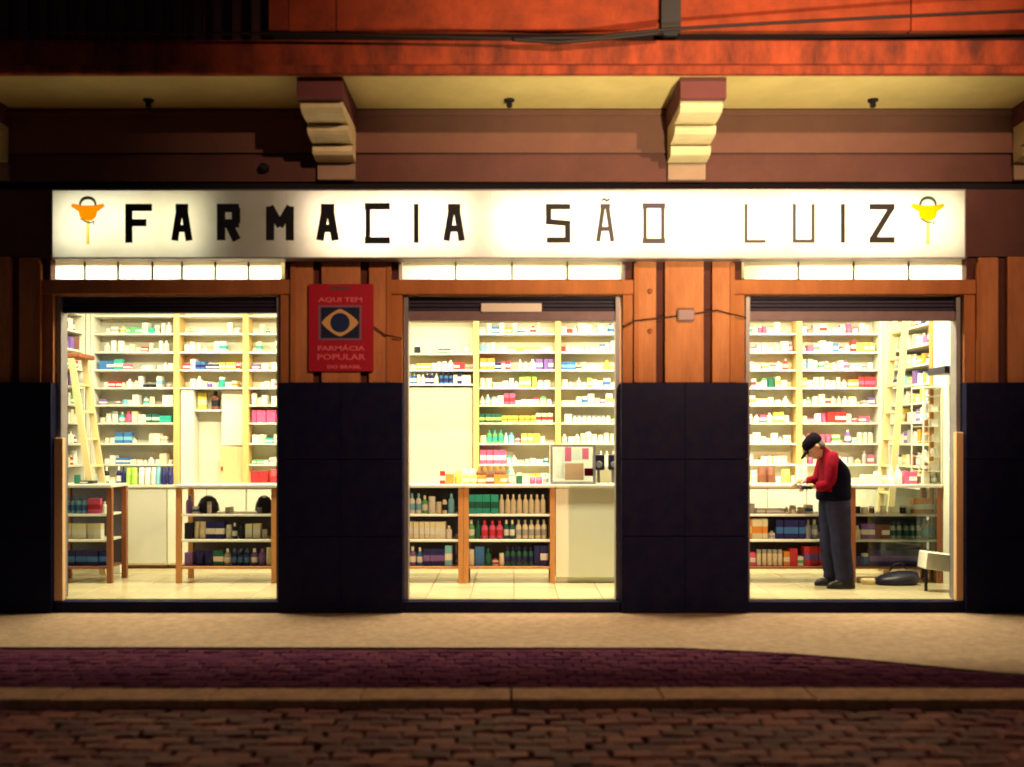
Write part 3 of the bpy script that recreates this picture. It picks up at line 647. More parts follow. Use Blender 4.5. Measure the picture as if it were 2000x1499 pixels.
for lvl, mk in ((1, []), (2, [(1458, 1470, 'navy', mb_, .07), (1474, 1500, 'grey', mb_, .09)]), (3, [(1530, 1545, 'red', 'bottle', .13, .06, 'grey')]), (4, [(1500, 1512, 'dark green', 'jar', .11)]), (5, [(1480, 1500, 'cream', mb_, .07), (1530, 1540, 'grey', 'bottle', .1)]),
    (6, [(1488, 1498, 'pink', mb_, .09), (1514, 1536, 'yellow', mb_, .12)]), (7, [(1540, 1548, 'pink', 'bottle', .16)]), (8, [(1500, 1540, 'cream', mb_, .09)])):
    bayrow(1440, 1550, lvl, mk, bn, empt=.06, hmax=.16, pal=('white', 'cream', 'white', 'white', 'cream', 'pink'))
row(1440, 1556, 944, 11.3, [(1465, 1485, 'cream', 'packet', .16), (1486, 1514, 'brown', 'packet', .2, .1), (1524, 1550, 'yellow', 'packet', .17, .1)], 'worktop left of the customer', z=.931, empt=.1, hmax=.21)
bn = 'bay right of the customer'
for lvl, mk in ((1, [(1590, 1600, 'grey', mb_, .1), (1638, 1650, 'grey', mb_, .1), (1700, 1712, 'orange', mb_, .1)]), (2, [(1573, 1585, 'pink', mb_, .07), (1630, 1645, 'blue', mb_, .1), (1660, 1672, 'red', mb_, .13), (1673, 1715, 'yellow', mb_, .1)]),
    (3, [(1567, 1590, 'grey', mb_, .12, .06, 'sky blue'), (1615, 1625, 'yellow', 'bottle', .1), (1656, 1680, 'sky blue', mb_, .06)]), (4, [(1567, 1578, 'yellow', mb_, .11), (1660, 1682, 'orange', mb_, .09), (1683, 1710, 'red', mb_, .12, .06, 'pink')]),
    (5, [(1578, 1588, 'green', 'bottle', .09), (1636, 1660, 'grey', 'bottle', .1), (1695, 1712, 'violet', mb_, .08)]), (6, [(1622, 1650, 'red', mb_, .12), (1680, 1712, 'pink', mb_, .07)]), (7, [(1656, 1672, 'violet', 'bottle', .16), (1682, 1705, 'cream', 'jar', .12), (1590, 1625, 'pink', 'packet', .1)]),
    (8, [(1660, 1668, 'grey', 'jar', .08), (1688, 1702, 'grey', 'bottle', .15)])):
    bayrow(1567, 1712, lvl, mk, bn, empt=.06, hmax=.16, pal=('white', 'cream', 'white', 'white', 'cream', 'pink'))
row(1662, 1716, 944, 11.3, [(1665, 1680, 'grey', mb_, .06), (1700, 1712, 'brown', 'jar', .1)], 'worktop right of the customer', z=.931, empt=0, hmax=.16)

# side units: shelves seen edge-on along the side walls
def side_unit(xa, xb, ya, yb, face, label, post):
    u = empty('side_shelf_unit', ((xa+xb)/2, (ya+yb)/2, 0)); tag(u, label, 'shelving')
    fx = (-4.82, X(178, SD)-.002) if face > 0 else (X(1722, SD)+.002, 4.27)
    thing_box(u, 'corner_filler', fx[0], fx[1], 2.465 if face > 0 else 2.532, 2.485 if face > 0 else 2.55, 0, 3.2, 'white')
    thing_box(u, 'back_panel', (xb-.012) if face < 0 else xa, xb if face < 0 else xa+.012, ya, yb, .0, 3.2, 'backp')
    thing_box(u, 'upright', xa, xb, ya-.03, ya-.001, 0, 3.2, post, .004); thing_box(u, 'upright', xa, xb, yb+.001, yb+.03, 0, 3.2, 'white', .004)
    for z in LZ[:-1] + [.93, .6, .3]: thing_box(u, 'shelf_board', xa+.014, xb-.014, ya, yb, z-.024, z, 'white', .002)
side_unit(-5.15, -4.82, 1.55, 2.42, 1, 'white shelving on the side wall behind the ladder’s upper end', 'white')
side_unit(4.27, 4.66, 1.38, 2.50, -1, 'wood edged shelving on side wall behind the customer', 'owood')
rnd = random.Random(11)
for side, xf, ya, yb, nm in ((1, 4.29, 1.42, 2.45, 'side shelves by the pale ladder'), (-1, -4.85, 1.6, 2.4, 'side shelves by the brown ladder')):
    cols = {1: ['cream', 'sky blue', 'orange', 'brown', 'grey', 'violet', 'white', 'yellow', 'black', 'navy', 'white', 'pink'], -1: ['white', 'pink', 'cream', 'violet', 'white', 'red', 'green', 'cream', 'brown']}[side]
    for li in range(1, 9):
        y = ya; n = 0
        while y < yb-.08:
            w = rnd.uniform(.07, .12); h = rnd.uniform(.08, .15); kind = rnd.choice([mb_, 'bottle', 'packet', mb_]); c = rnd.choice(cols + ['white', 'white'])
            if kind == 'bottle': w = .07
            dp = .08 if kind != 'bottle' else w
            put(kind, xf + side*(dp/2+.02), y+w/2, LZ[li]+.001, dp, w, h, c, rnd.choice(['white', c]), f"{c} {kind.replace('_', ' ')}, {ORD[n]} inward on {SF[li-1]} tier of {nm}", 'medicines on the side wall shelves'); y += w+.012; n += 1

# ladders
def ladder(label, xt, zt, xb, y0, y1, m, m2=None, flat=False):
    l = empty('ladder', (xb, (y0+y1)/2, 0)); tag(l, label, 'ladder'); o = l.location
    for y in (y0, y1):
        mb = MB(); a = Vector((0, y-o.y, 0)); b = Vector((xt-xb, y-o.y, zt)); t = (b-a).normalized(); n = Vector((t.z, 0, -t.x))*.032; w = Vector((0, .014, 0))
        vs = [a-n-w, a+n-w, a+n+w, a-n+w, b-n-w, b+n-w, b+n+w, b-n+w]
        mb.add(vs, [(3,2,1,0),(4,5,6,7),(0,1,5,4),(1,2,6,5),(2,3,7,6),(3,0,4,7)]); mb.build('rail', M[m], l)
    k = .28
    while k < zt-.05:
        x = (xt-xb)*k/zt; mb = MB(); mb.box(x-.03, x+.03, y0-o.y+.015, y1-o.y-.015, k-.012, k+.012, b=.003); mb.build('rung', M[m], l); k += .29
    if m2:
        mb = MB(); mb.box(xt-xb-.09, xt-xb+.10, y0-o.y-.03, y1-o.y+.03, zt+.001, zt+.05, b=.01); mb.build('top_hook', M[m2], l)
ladder('brown wooden ladder leaning on shelves in the left doorway', -4.66, 2.30, -4.32, 1.72, 2.05, 'pwood', 'bwood')
ladder('pale wooden ladder leaning beside the side shelves behind the customer', 4.20, 2.78, 3.98, 1.80, 2.12, 'pwood')

# ------------------------------------------------------------------ counters
CD = 10.12; CY = CD-9; SZs = [.69, .435, .165]
def counter(xa, xb, label, post='owood', depth=.42, posts=None, closed=False, ends=(1, 1), glass=False, top='ctop', bz=.954):
    c = empty('display_counter', ((xa+xb)/2, CY+depth/2, 0)); tag(c, label, 'counter', 'shop counters facing the street')
    thing_box(c, 'counter_top', xa, xb, CY-.03, CY+depth, .955, .985, top, .004)
    if closed:
        thing_box(c, 'front_panel', xa+.004, xb-.004, CY, CY+.02, .06, .954, 'wallw', .002); thing_box(c, 'side_panel', xa+.004, xa+.024, CY+.021, CY+depth-.01, .06, .954, 'wallw')
        thing_box(c, 'kickboard', xa+.01, xb-.01, CY+.03, CY+.05, 0, .059, 'backp'); return c
    for k, xx in enumerate((xa, xb-.05)):
        if ends[k]:
            thing_box(c, 'leg', xx, xx+.05, CY-.012, CY+.035, 0, .954, post, .004); thing_box(c, 'leg', xx, xx+.05, CY+depth-.05, CY+depth-.002, 0, .954, post, .004)
    thing_box(c, 'back_board', xa+.051, xb-.051, CY+depth-.03, CY+depth-.015, .15, bz, 'cback')
    for z in SZs: thing_box(c, 'shelf_board', xa+.051, xb-.051, CY+.0, CY+depth-.031, z-.022, z, 'white' if z > .2 else post, .002)
    if glass: thing_box(c, 'glass_front', xa+.052, xb-.052, CY-.008, CY-.004, .17, .95, 'glass')
    return c
xA0, xA1 = -4.62, X(219, CD); counter(xA0, xA1, 'short display counter with blue toiletries beside the ladder', 'bwood')
counter(X(344, CD), X(540, CD), 'display counter with black bags under the niche', 'owood', bz=.67)
counter(X(541, CD)+.003, X(770, CD), 'display counter hidden mostly behind the plaque pier', 'owood')
counter(X(771, CD)+.003, X(905, CD), 'narrow display counter of white bottles in the middle doorway', 'owood', ends=(1, 1))
counter(X(905, CD)+.003, X(1084, CD), 'display counter of teal boxes and pink bottles in the middle doorway', 'owood')
counter(X(1084, CD)+.004, X(1380, CD), 'plain cream panelled counter under the picture case', closed=True)
counter(X(1380, CD)+.004, X(1660, CD), 'display counter of navy boxes that the customer leans on', 'bwood', bz=.67)
counter(X(1660, CD)+.004, 4.29, 'glass fronted display counter behind the customer’s legs', 'bwood', glass=True, bz=.67)
def crow(px0, px1, tier, marks, place, **k):
    row(px0, px1, 0, 10.16, marks, f"{('top', 'middle', 'bottom')[tier]} shelf of {place}", z=SZs[tier], group='goods inside the counters', hmax=k.pop('hmax', .23), **k)
BT = ('bottle',)
crow(122, 212, 0, [(118, 165, 'sky blue', 'bottle', .17, .055, 'blue'), (166, 198, 'pink', mb_, .15, .06, 'red'), (199, 212, 'black', 'bottle', .13)], 'ladder side counter', empt=0)
crow(122, 200, 1, [(118, 192, 'cream', mb_, .15, .07, 'white')], 'ladder side counter', empt=0)
crow(122, 212, 2, [(118, 214, 'navy', mb_, .15, .11, 'blue')], 'ladder side counter', empt=0)
crow(358, 528, 0, [(356, 372, 'violet', 'bottle', .18), (500, 505, 'grey', 'jar', .06)], 'black bag counter', empt=.8)
crow(358, 528, 1, [(356, 372, 'black', mb_, .16), (373, 400, 'cream', 'packet', .17), (401, 438, 'navy', mb_, .17, .09), (439, 452, 'cream', 'jar', .14), (453, 478, 'black', 'bottle', .16), (479, 512, 'cream', mb_, .15), (513, 530, 'black', 'bottle', .14)], 'black bag counter', empt=0)
crow(358, 528, 2, [(356, 375, 'violet', mb_, .13), (376, 400, 'navy', 'packet', .15, .1), (401, 428, 'dark green', mb_, .15, .1), (429, 450, 'grey', 'bottle', .17), (451, 480, 'navy', 'bottle', .17, .06, 'blue'), (481, 510, 'violet', 'bottle', .17), (511, 530, 'cream', 'packet', .18)], 'black bag counter', empt=0)
crow(786, 888, 0, [(780, 800, 'cream', 'bottle', .2), (801, 826, 'white', 'bottle', .2, .06, 'sky blue'), (827, 836, 'green', 'bottle', .18), (837, 856, 'white', 'jar', .17), (857, 875, 'cream', 'bottle', .18, .05, 'black'), (876, 890, 'sky blue', 'bottle', .2)], 'white bottle counter', empt=0)
crow(786, 888, 1, [(780, 866, 'cream', mb_, .17, .05, 'white'), (867, 880, 'white', 'bottle', .13), (881, 890, 'violet', mb_, .15)], 'white bottle counter', empt=0)
crow(786, 888, 2, [(780, 800, 'navy', mb_, .16), (801, 812, 'violet', 'bottle', .19), (813, 825, 'blue', 'bottle', .18), (826, 862, 'navy', mb_, .17, .07, 'violet'), (863, 876, 'sky blue', mb_, .2), (877, 892, 'pink', mb_, .18)], 'white bottle counter', empt=0)
crow(912, 1070, 0, [(905, 971, 'teal', mb_, .19, .075, 'dark green'), (972, 1072, 'cream', 'bottle', .19, .055, 'cream')], 'teal box counter', empt=0)
crow(912, 1070, 1, [(905, 915, 'cream', 'bottle', .18), (916, 924, 'green', 'bottle', .19), (925, 938, 'dark green', 'bottle', .19), (939, 985, 'pink', 'bottle', .18, .07, 'red'), (986, 1008, 'dark green', 'bottle', .19, .055), (1009, 1072, 'cream', 'bottle', .19, .06, 'grey')], 'teal box counter', empt=0)
crow(912, 1070, 2, [(905, 926, 'cream', 'jar', .16), (927, 948, 'blue', mb_, .19, .09, 'blue'), (949, 965, 'dark green', 'bottle', .17), (966, 980, 'navy', 'bottle', .17, .06, 'red'), (981, 1048, 'dark green', 'bottle', .19, .055, 'navy'), (1049, 1072, 'navy', mb_, .2)], 'teal box counter', empt=0)
crow(1450, 1595, 0, [(1450, 1475, 'grey', 'packet', .1), (1476, 1540, 'grey', mb_, .05, .09)], 'navy box counter', empt=.2, hmax=.1)
crow(1450, 1640, 1, [(1450, 1470, 'orange', mb_, .2, .05, 'yellow'), (1471, 1508, 'cream', mb_, .2, .05, 'orange'), (1509, 1513, 'white', mb_, .2), (1514, 1570, 'navy', mb_, .19, .07, 'blue'), (1571, 1600, 'grey', 'bottle', .19)], 'navy box counter', empt=0)
crow(1450, 1640, 2, [(1450, 1470, 'pink', mb_, .13), (1471, 1528, 'cream', 'jar', .16, .05, 'grey'), (1529, 1540, 'orange', mb_, .14), (1541, 1565, 'red', mb_, .17), (1566, 1575, 'orange', 'bottle', .16), (1576, 1640, 'red', mb_, .19, .07, 'violet')], 'navy box counter', empt=0)
crow(1672, 1835, 0, [(1672, 1684, 'black', 'jar', .07), (1685, 1697, 'cream', 'jar', .06), (1698, 1712, 'black', 'jar', .07), (1760, 1772, 'black', 'jar', .08), (1790, 1820, 'orange', mb_, .15), (1821, 1836, 'violet', mb_, .2)], 'glass fronted counter', empt=.3)
crow(1672, 1835, 1, [(1672, 1680, 'cream', 'bottle', .13), (1681, 1708, 'violet', mb_, .15), (1709, 1738, 'brown', mb_, .14), (1739, 1800, 'grey', 'bottle', .17, .06, 'dark green'), (1801, 1836, 'grey', 'bottle', .2, .06, 'sky blue')], 'glass fronted counter', empt=0)
crow(1672, 1835, 2, [(1672, 1690, 'navy', mb_, .1), (1691, 1700, 'blue', 'jar', .12), (1701, 1785, 'navy', mb_, .16, .12, 'violet'), (1786, 1812, 'grey', mb_, .15, .1)], 'glass fronted counter', empt=0)
# black bags in the counter
for k, px in enumerate((407, 516)):
    g = empty('wash_bag', (X(px, 10.3), 1.30, SZs[0])); tag(g, ('round black wash bag with pale piping' if k == 0 else 'boxy black wash bag next to counter leg') + ' on the black bag counter’s top shelf', 'bag')
    mb = MB(); w = .105 if k == 0 else .085
    mb.loft([((0, 0, 0), (w*.8, 0, 0), (0, .06, 0)), ((0, 0, .03), (w, 0, 0), (0, .075, 0)), ((0, 0, .09), (w*.98, 0, 0), (0, .07, 0)), ((0, 0, .145), (w*.72, 0, 0), (0, .05, 0)), ((0, 0, .165 if k == 0 else .16), (w*(.35 if k == 0 else .6), 0, 0), (0, .02, 0))], n=16)
    mb.build('bag_body', M['bag'], g, smooth=True)
    mb = MB(); mb.tube([(-w*1.02*math.cos(a), -.0, .02+.152*math.sin(a)) for a in [math.pi*i/14 for i in range(15)]], .008, 6); mb.build('piping', PM['violet' if k else 'grey'], g, smooth=True)
# things on the counter: middle doorway
def ctop(px0, px1, marks, place, seed, y=10.2, **k): row(px0, px1, 0, y, marks, place, z=.986, empt=k.pop('empt', 0), hmax=.2, group='goods lying on the counter top', seed=seed, **k)
ctop(858, 1072, [(856, 866, 'red', mb_, .13), (867, 876, 'orange', mb_, .1), (877, 895, 'yellow', 'packet', .13), (896, 905, 'orange', 'packet', .11), (906, 925, 'yellow', 'bottle', .12), (926, 948, 'orange', mb_, .08), (949, 962, 'brown', mb_, .1), (963, 985, 'orange', mb_, .09), (986, 1000, 'grey', 'bottle', .15), (1001, 1014, 'dark green', 'jar', .11), (1015, 1034, 'white', mb_, .09), (1035, 1058, 'pink', 'packet', .07)], 'the middle counter top, street side', 3)
ctop(880, 1060, [(900, 930, 'cream', 'packet', .15), (931, 985, 'brown', 'bottle', .17, .06, 'orange'), (986, 1004, 'teal', 'bottle', .18)], 'the middle counter top, back row', 4, y=10.34)
ctop(1462, 1560, [(1462, 1480, 'cream', mb_, .02)], 'the counter top left of the customer', 5, wr=(.08, .12), hmax_=0, empt=.75) if False else None
ctop(1562, 1592, [(1562, 1592, 'white', mb_, .19, .09, 'white')], 'the counter top before the customer’s chest', 6, y=10.3)
ctop(1672, 1835, [(1690, 1720, 'white', mb_, .09), (1760, 1790, 'pink', mb_, .12), (1800, 1815, 'brown', 'jar', .1), (1815, 1835, 'cream', 'packet', .14)], 'the counter top right of the customer', 8, empt=.12)
ctop(1740, 1835, [(1745, 1760, 'cream', 'bottle', .18), (1790, 1806, 'yellow', 'bottle', .18), (1812, 1822, 'red', 'packet', .19)], 'the back of the counter right of the customer', 9, y=10.36)
ctop(128, 185, [(144, 156, 'dark green', 'jar', .09), (157, 190, 'black', mb_, .03)], 'the counter top by the ladder', 10, y=10.25, empt=.6)
# picture case
pc = empty('picture_case', (X(1118, 10.2), 1.3, .986)); tag(pc, 'grey framed display case of pink and peach pictures on the cream counter', 'display case')
xa, xb, za, zb = X(1075, 10.2), X(1163, 10.2), .987, Z(869, 10.2)
thing_box(pc, 'case_back', xa, xb, 1.42, 1.44, za, zb, 'white')
for nm, b_ in (('case_side', (xa, xa+.022, 1.18, 1.25, za, zb)), ('case_side', (xb-.022, xb, 1.18, 1.25, za, zb)), ('case_top', (xa+.0225, xb-.0225, 1.18, 1.20, zb-.022, zb)), ('case_base', (xa+.0225, xb-.0225, 1.18, 1.419, za, za+.018))): thing_box(pc, nm, *b_, 'rail')
thing_box(pc, 'glass_pane', xa+.023, xb-.023, 1.183, 1.186, za+.019, zb-.023, 'glass')
for (p, q, r_, s_, m) in ((1085, 1102, 876, 935, 'paper'), (1103, 1116, 874, 902, 'screen'), (1117, 1136, 874, 900, 'paper'), (1137, 1150, 876, 898, 'screen'), (1103, 1140, 905, 938, 'poster2'), (1141, 1158, 915, 930, 'redf')):
    thing_box(pc, 'picture_card', X(p, 10.3), X(q, 10.3), 1.30 if m != 'redf' else 1.27, 1.303 if m != 'redf' else 1.273, max(Z(s_, 10.3), za+.02), Z(r_, 10.3), m)
# two black card readers / speakers on a stand
for k, (p, q) in enumerate(((1158, 1180), (1188, 1206))):
    g = empty('desk_speaker', (X((p+q)/2, 10.25), 1.25, .986)); tag(g, ('wider' if k == 0 else 'narrower') + ' of two black desk speakers raised beside the picture case', 'speaker', 'pair of black desk speakers')
    w = X(q, 10.25)-X(p, 10.25); mb = MB(); mb.box(-w/2, w/2, -.05, .05, .14, .30, b=.01); mb.build('cabinet', M['bag'], g)
    mb = MB(); mb.box(-.014, .014, -.012, .012, .01, .139); mb.build('stem', M['rail'], g); mb = MB(); mb.box(-.045, .045, -.05, .05, 0, .012, b=.003); mb.build('foot', M['white'], g)
    mb = MB(); mb.lathe([(w*.3, 0), (w*.26, .003)], n=14); o = mb.build('cone', M['rail'], g, (0, -.0505, .2)); o.rotation_euler = (R(90), 0, 0)

# wooden posts just inside the outer doorways
for k, (xa, xb, zt) in enumerate(((-4.064, -3.99, 1.45), (3.945, 4.006, 1.50))):
    g = box('wooden_post', xa, xb, .0, .055, .0, zt, M['post'], b=.006)
    tag(g, 'orange wooden post standing at the ' + ('ladder side doorway’s outer jamb' if k == 0 else 'customer’s doorway’s outer jamb'), 'post')
# black bracket on the partition
g = empty('wall_bracket', (4.29, 1.0, 2.1)); tag(g, 'black bracket hung by a thin rod on white wall near customer', 'bracket')
mb = MB(); mb.tube([(-.06, -.38, .62), (-.06, -.38, .04)], .007, 6); mb.build('rod', M['dark'], g)
mb = MB(); mb.box(-.20, -.02, -.42, -.02, -.04, .035, b=.01); mb.build('bracket_arm', M['bag'], g); mb = MB(); mb.box(-.12, -.02, -.42, -.38, .036, .12, b=.006); mb.build('bracket_tip', M['bag'], g)
# glass display tower beside it
g = empty('glass_display', (4.19, 1.25, .985)); tag(g, 'glass display tower of small goods at customer’s doorway edge', 'display case')
for z in (.995, 1.12, 1.27, 1.42, 1.57, 1.72, 1.87): thing_box(g, 'glass_shelf', 4.11, 4.28, 1.12, 1.40, z-.006, z, 'pane')
for x, y in ((4.105, 1.112), (4.105, 1.408), (4.285, 1.112), (4.285, 1.408)): thing_box(g, 'post', x-.006, x+.006, y-.006, y+.006, .9855, 1.95, 'white')
thing_box(g, 'tower_lid', 4.10, 4.29, 1.105, 1.415, 1.951, 1.97, 'white')
rnd = random.Random(5)
for t, z in enumerate((.995, 1.12, 1.27, 1.42, 1.57, 1.72)):
    for k in range(2):
        c = rnd.choice(['cream', 'white', 'white', 'red', 'cream', 'brown', 'grey']); kind = rnd.choice(['jar', mb_, 'bottle'])
        put(kind, 4.15+k*.082, 1.18, z+.001, .06, .06, rnd.uniform(.06, .11), c, 'white', f"{c} {kind.replace('_', ' ')}, {ORD[k]} across on {ORD[t]} tier up the glass tower", 'goods in the glass tower')
# white low stand and black bag on the floor
g = empty('low_stand', (4.02, .62, 0)); tag(g, 'low white slanted stand on the floor near the customer’s doorway post', 'stand')
mb = MB(); mb.box(-.16, .20, -.10, .10, .20, .36, b=.006); o = mb.build('stand_box', M['white'], g); o.rotation_euler = (0, R(7), 0)
for x in (-.1, .14):
    mb = MB(); mb.box(x-.012, x+.012, -.03, -.01, 0, .21); mb.build('leg', M['dark'], g)
g = empty('floor_bag', (3.80, 1.04, 0)); tag(g, 'slumped black bag on floor under the glass fronted counter', 'bag')
mb = MB(); mb.loft([((0, 0, 0), (.20, 0, 0), (0, .10, 0)), ((0, 0, .02), (.22, 0, 0), (0, .12, 0)), ((.01, 0, .06), (.225, 0, .01), (0, .12, 0)), ((.03, .01, .10), (.19, 0, .02), (0, .09, .01)), ((.05, .01, .125), (.12, 0, .01), (0, .05, 0)), ((.05, .01, .132), (.03, 0, .0), (0, .02, 0))], n=14); mb.build('bag_body', M['bag'], g, smooth=True)
mb = MB(); mb.tube([(-.06, 0, .13), (-.03, -.02, .2), (.05, -.02, .215), (.11, 0, .15)], .009, 6); mb.build('handle', M['bag'], g, smooth=True)
g = box('floor_tray', 3.48, 3.80, 1.02, 1.25, .02, .07, M['pwood'], b=.01); tag(g, 'pale wooden tray lying on floor behind the customer’s heels', 'tray')
box('tray_foot', 3.5, 3.53, 1.04, 1.07, 0, .0195, M['bwood']).parent = None
bpy.data.objects.remove(bpy.data.objects['tray_foot'])
g.location.z = .026
# gap panel: white post beside the ladder counter
g = box('white_post', X(220, 10.9), X(237, 10.9), 1.86, 1.92, 0, .95, M['white'], b=.004); tag(g, 'white square post in the gap beside the ladder counter', 'post')

# ------------------------------------------------------------------ the customer
PY = .86
def skin(name, verts, edges, radii, mats, lv=2, root=0):
    me = bpy.data.meshes.new(name); me.from_pydata([Vector(v) for v in verts], edges, []); me.materials.append(mats)
    o = bpy.data.objects.new('tmp', me); COL.objects.link(o); md = o.modifiers.new('k', 'SKIN'); md.use_smooth_shade = True
    for i, r in enumerate(radii):
        sv = me.skin_vertices[0].data[i]; sv.radius = (r, r) if not isinstance(r, tuple) else r; sv.use_root = (i == root)
    s = o.modifiers.new('s', 'SUBSURF'); s.levels = lv; s.render_levels = lv
    out = bake(o); out.materials.clear(); out.materials.append(mats); return out
PR = empty('person', (3.14, PY, 0)); tag(PR, 'person in black cap and red sleeved dark jacket stooping over the counter', 'person')
O = PR.location
def w2(x, y, z): return (x-O.x, y-O.y, z)
V = [w2(3.14, PY, .86), w2(3.15, PY, 1.02), w2(3.14, PY, 1.18), w2(3.09, PY, 1.275), w2(3.035, PY, 1.325), w2(2.985, PY, 1.345),   # 0-5 spine, neck
     w2(3.07, PY-.15, 1.26), w2(3.036, PY-.19, 1.04), w2(2.93, PY-.12, .985),                       # 6-8 near arm
     w2(3.10, PY+.15, 1.26), w2(3.06, PY+.20, 1.05), w2(2.93, PY+.19, 1.02),                        # 9-11 far arm
     w2(3.14, PY-.09, .82), w2(3.16, PY-.10, .46), w2(3.21, PY-.10, .09), w2(3.09, PY-.11, .035),      # near leg
     w2(3.14, PY+.09, .82), w2(3.12, PY+.10, .46), w2(3.15, PY+.10, .09), w2(3.03, PY+.11, .035)]
E = [(0,1),(1,2),(2,3),(3,4),(4,5),(3,6),(6,7),(7,8),(3,9),(9,10),(10,11),(0,12),(12,13),(13,14),(14,15),(0,16),(16,17),(17,18),(18,19)]
RR = [.10,.09,.08,.045,.045,.055,.030,.028,.024,.036,.028,.024,.065,.045,.034,.03,.065,.045,.034,.03]
me = skin('body', V, E, RR, M['skin']); link('body', me, PR)
# head: lofted along a tilted axis, face towards the counter top
hc = Vector((2.945, PY, 1.362)); fwd = Vector((-.66, .10, -.74)).normalized(); up = Vector((-.70, 0, .70)); up = (up - fwd*up.dot(fwd)).normalized(); sd = fwd.cross(up)
hm = Matrix((fwd, sd, up)).transposed().to_4x4(); hm.translation = hc - O
mb = MB(); prof = [(-.112, .006, .030, .034), (-.100, .018, .052, .046), (-.07, .020, .074, .060), (-.035, .012, .085, .068), (0, .0, .094, .073), (.035, -.006, .097, .074), (.07, -.010, .088, .068), (.10, -.012, .060, .048), (.116, -.012, .022, .018)]
mb.loft([((cx, 0, z), (a, 0, 0), (0, b, 0)) for z, cx, a, b in prof], n=20)
mb.loft([((.092, 0, .018), (.004, 0, 0), (0, .007, 0)), ((.100, 0, -.005), (.010, 0, 0), (0, .010, 0)), ((.106, 0, -.022), (.014, 0, 0), (0, .014, 0)), ((.094, 0, -.032), (.008, 0, 0), (0, .010, 0))], n=8)
for s in (-1, 1): mb.loft([((-.005, s*.070, -.03), (.010, 0, 0), (0, .006, 0)), ((-.012, s*.079, -.005), (.020, 0, 0), (0, .009, 0)), ((-.014, s*.079, .022), (.016, 0, 0), (0, .008, 0)), ((-.008, s*.072, .032), (.006, 0, 0), (0, .004, 0))], n=8)
me = mb.mesh('head', M['skin'], smooth=True); me.transform(hm); link('head', me, PR)
for s in (-1, 1):
    mb = MB(); mb.lathe([(.002, -.009), (.008, -.006), (.010, 0), (.008, .006), (.002, .009)], c=(.083, s*.030, .016), n=8); me = mb.mesh('eye', M['cap'], smooth=True); me.transform(hm); link('eye', me, PR)
mb = MB(); mb.box(.086, .094, -.024, .024, -.062, -.056, b=.002); me = mb.mesh('mouth', mat('lips', (.35, .10, .09), .5)); me.transform(hm); link('mouth', me, PR)
mb = MB(); mb.loft([((-.04, 0, -.055), (.050, 0, 0), (0, .062, 0)), ((-.032, 0, -.02), (.066, 0, 0), (0, .0745, 0)), ((-.022, 0, .03), (.080, 0, 0), (0, .078, 0))], n=18); me = mb.mesh('hair', M['hair'], smooth=True); me.transform(hm); link('hair', me, PR)
mb = MB(); mb.loft([((-.01, 0, .022), (.101, 0, .012), (0, .081, 0)), ((-.012, 0, .05), (.105, 0, .01), (0, .086, 0)), ((-.015, 0, .088), (.098, 0, .004), (0, .080, 0)), ((-.02, 0, .115), (.072, 0, 0), (0, .058, 0)), ((-.022, 0, .126), (.02, 0, 0), (0, .018, 0))], n=20)
mb.add([(.075, -.062, .034), (.16, -.045, .020), (.175, 0, .022), (.16, .045, .020), (.075, .062, .034), (.075, -.062, .026), (.16, -.045, .012), (.175, 0, .014), (.16, .045, .012), (.075, .062, .026)],
       [(0,1,2,3,4), (9,8,7,6,5), (0,5,6,1), (1,6,7,2), (2,7,8,3), (3,8,9,4)])
me = mb.mesh('cap', M['cap'], smooth=True); me.transform(hm); link('cap', me, PR)
# jacket: lofted torso with rounded, stooping back; red yoke at the front, navy back
ring = lambda x, z, a, b, tilt=0: ((x-O.x, 0, z), (a*math.cos(tilt), 0, a*math.sin(tilt)), (0, b, 0))
tor = [ring(3.125, .835, .155, .175), ring(3.125, .86, .168, .185), ring(3.125, .93, .165, .185), ring(3.135, 1.02, .155, .18), ring(3.145, 1.10, .145, .185, -.1), ring(3.135, 1.18, .140, .195, -.25), ring(3.112, 1.25, .125, .195, -.45), ring(3.085, 1.305, .095, .165, -.6), ring(3.045, 1.345, .066, .10, -.75), ring(3.02, 1.365, .056, .068, -.8)]
mb = MB(); mf = lambda c: 1 if c.x + O.x < 3.06 and c.z > .97 else 0
mb.loft(tor, n=28, mf=mf)
me = mb.mesh('jacket', [M['navy'], M['redf']], merge=True); me = smoothed(me, 1); jk = link('jacket', me, PR)
for s, pts in ((-1, [(3.085, -.10, 1.300, .050), (3.068, -.155, 1.268, .066), (3.048, -.190, 1.20, .064), (3.038, -.205, 1.11, .058), (3.036, -.205, 1.05, .057), (3.018, -.190, 1.005, .055), (2.97, -.155, .990, .049), (2.935, -.13, .988, .043), (2.920, -.122, .988, .040)]),
               (1, [(3.105, .11, 1.300, .055), (3.10, .165, 1.262, .076), (3.08, .20, 1.18, .070), (3.062, .21, 1.10, .064), (3.04, .21, 1.045, .060), (2.985, .205, 1.025, .050), (2.935, .197, 1.022, .042), (2.922, .195, 1.022, .040)])):
    P = [Vector(w2(x, PY+y, z)) for x, y, z, r_ in pts]; rg = []; pu = Vector((1, 0, .3))
    for i, p in enumerate(P):
        t = (P[min(i+1, len(P)-1)] - P[max(i-1, 0)]).normalized(); u = (pu - t*pu.dot(t)).normalized(); v = t.cross(u); pu = u
        wob = 1 + .05*math.sin(i*2.3); rg.append((p, u*pts[i][3]*wob, v*pts[i][3]*wob))
    mb = MB(); mb.loft(rg, n=16); me = smoothed(mb.mesh('sleeve', M['redf'], merge=True), 1); link('sleeve', me, PR)
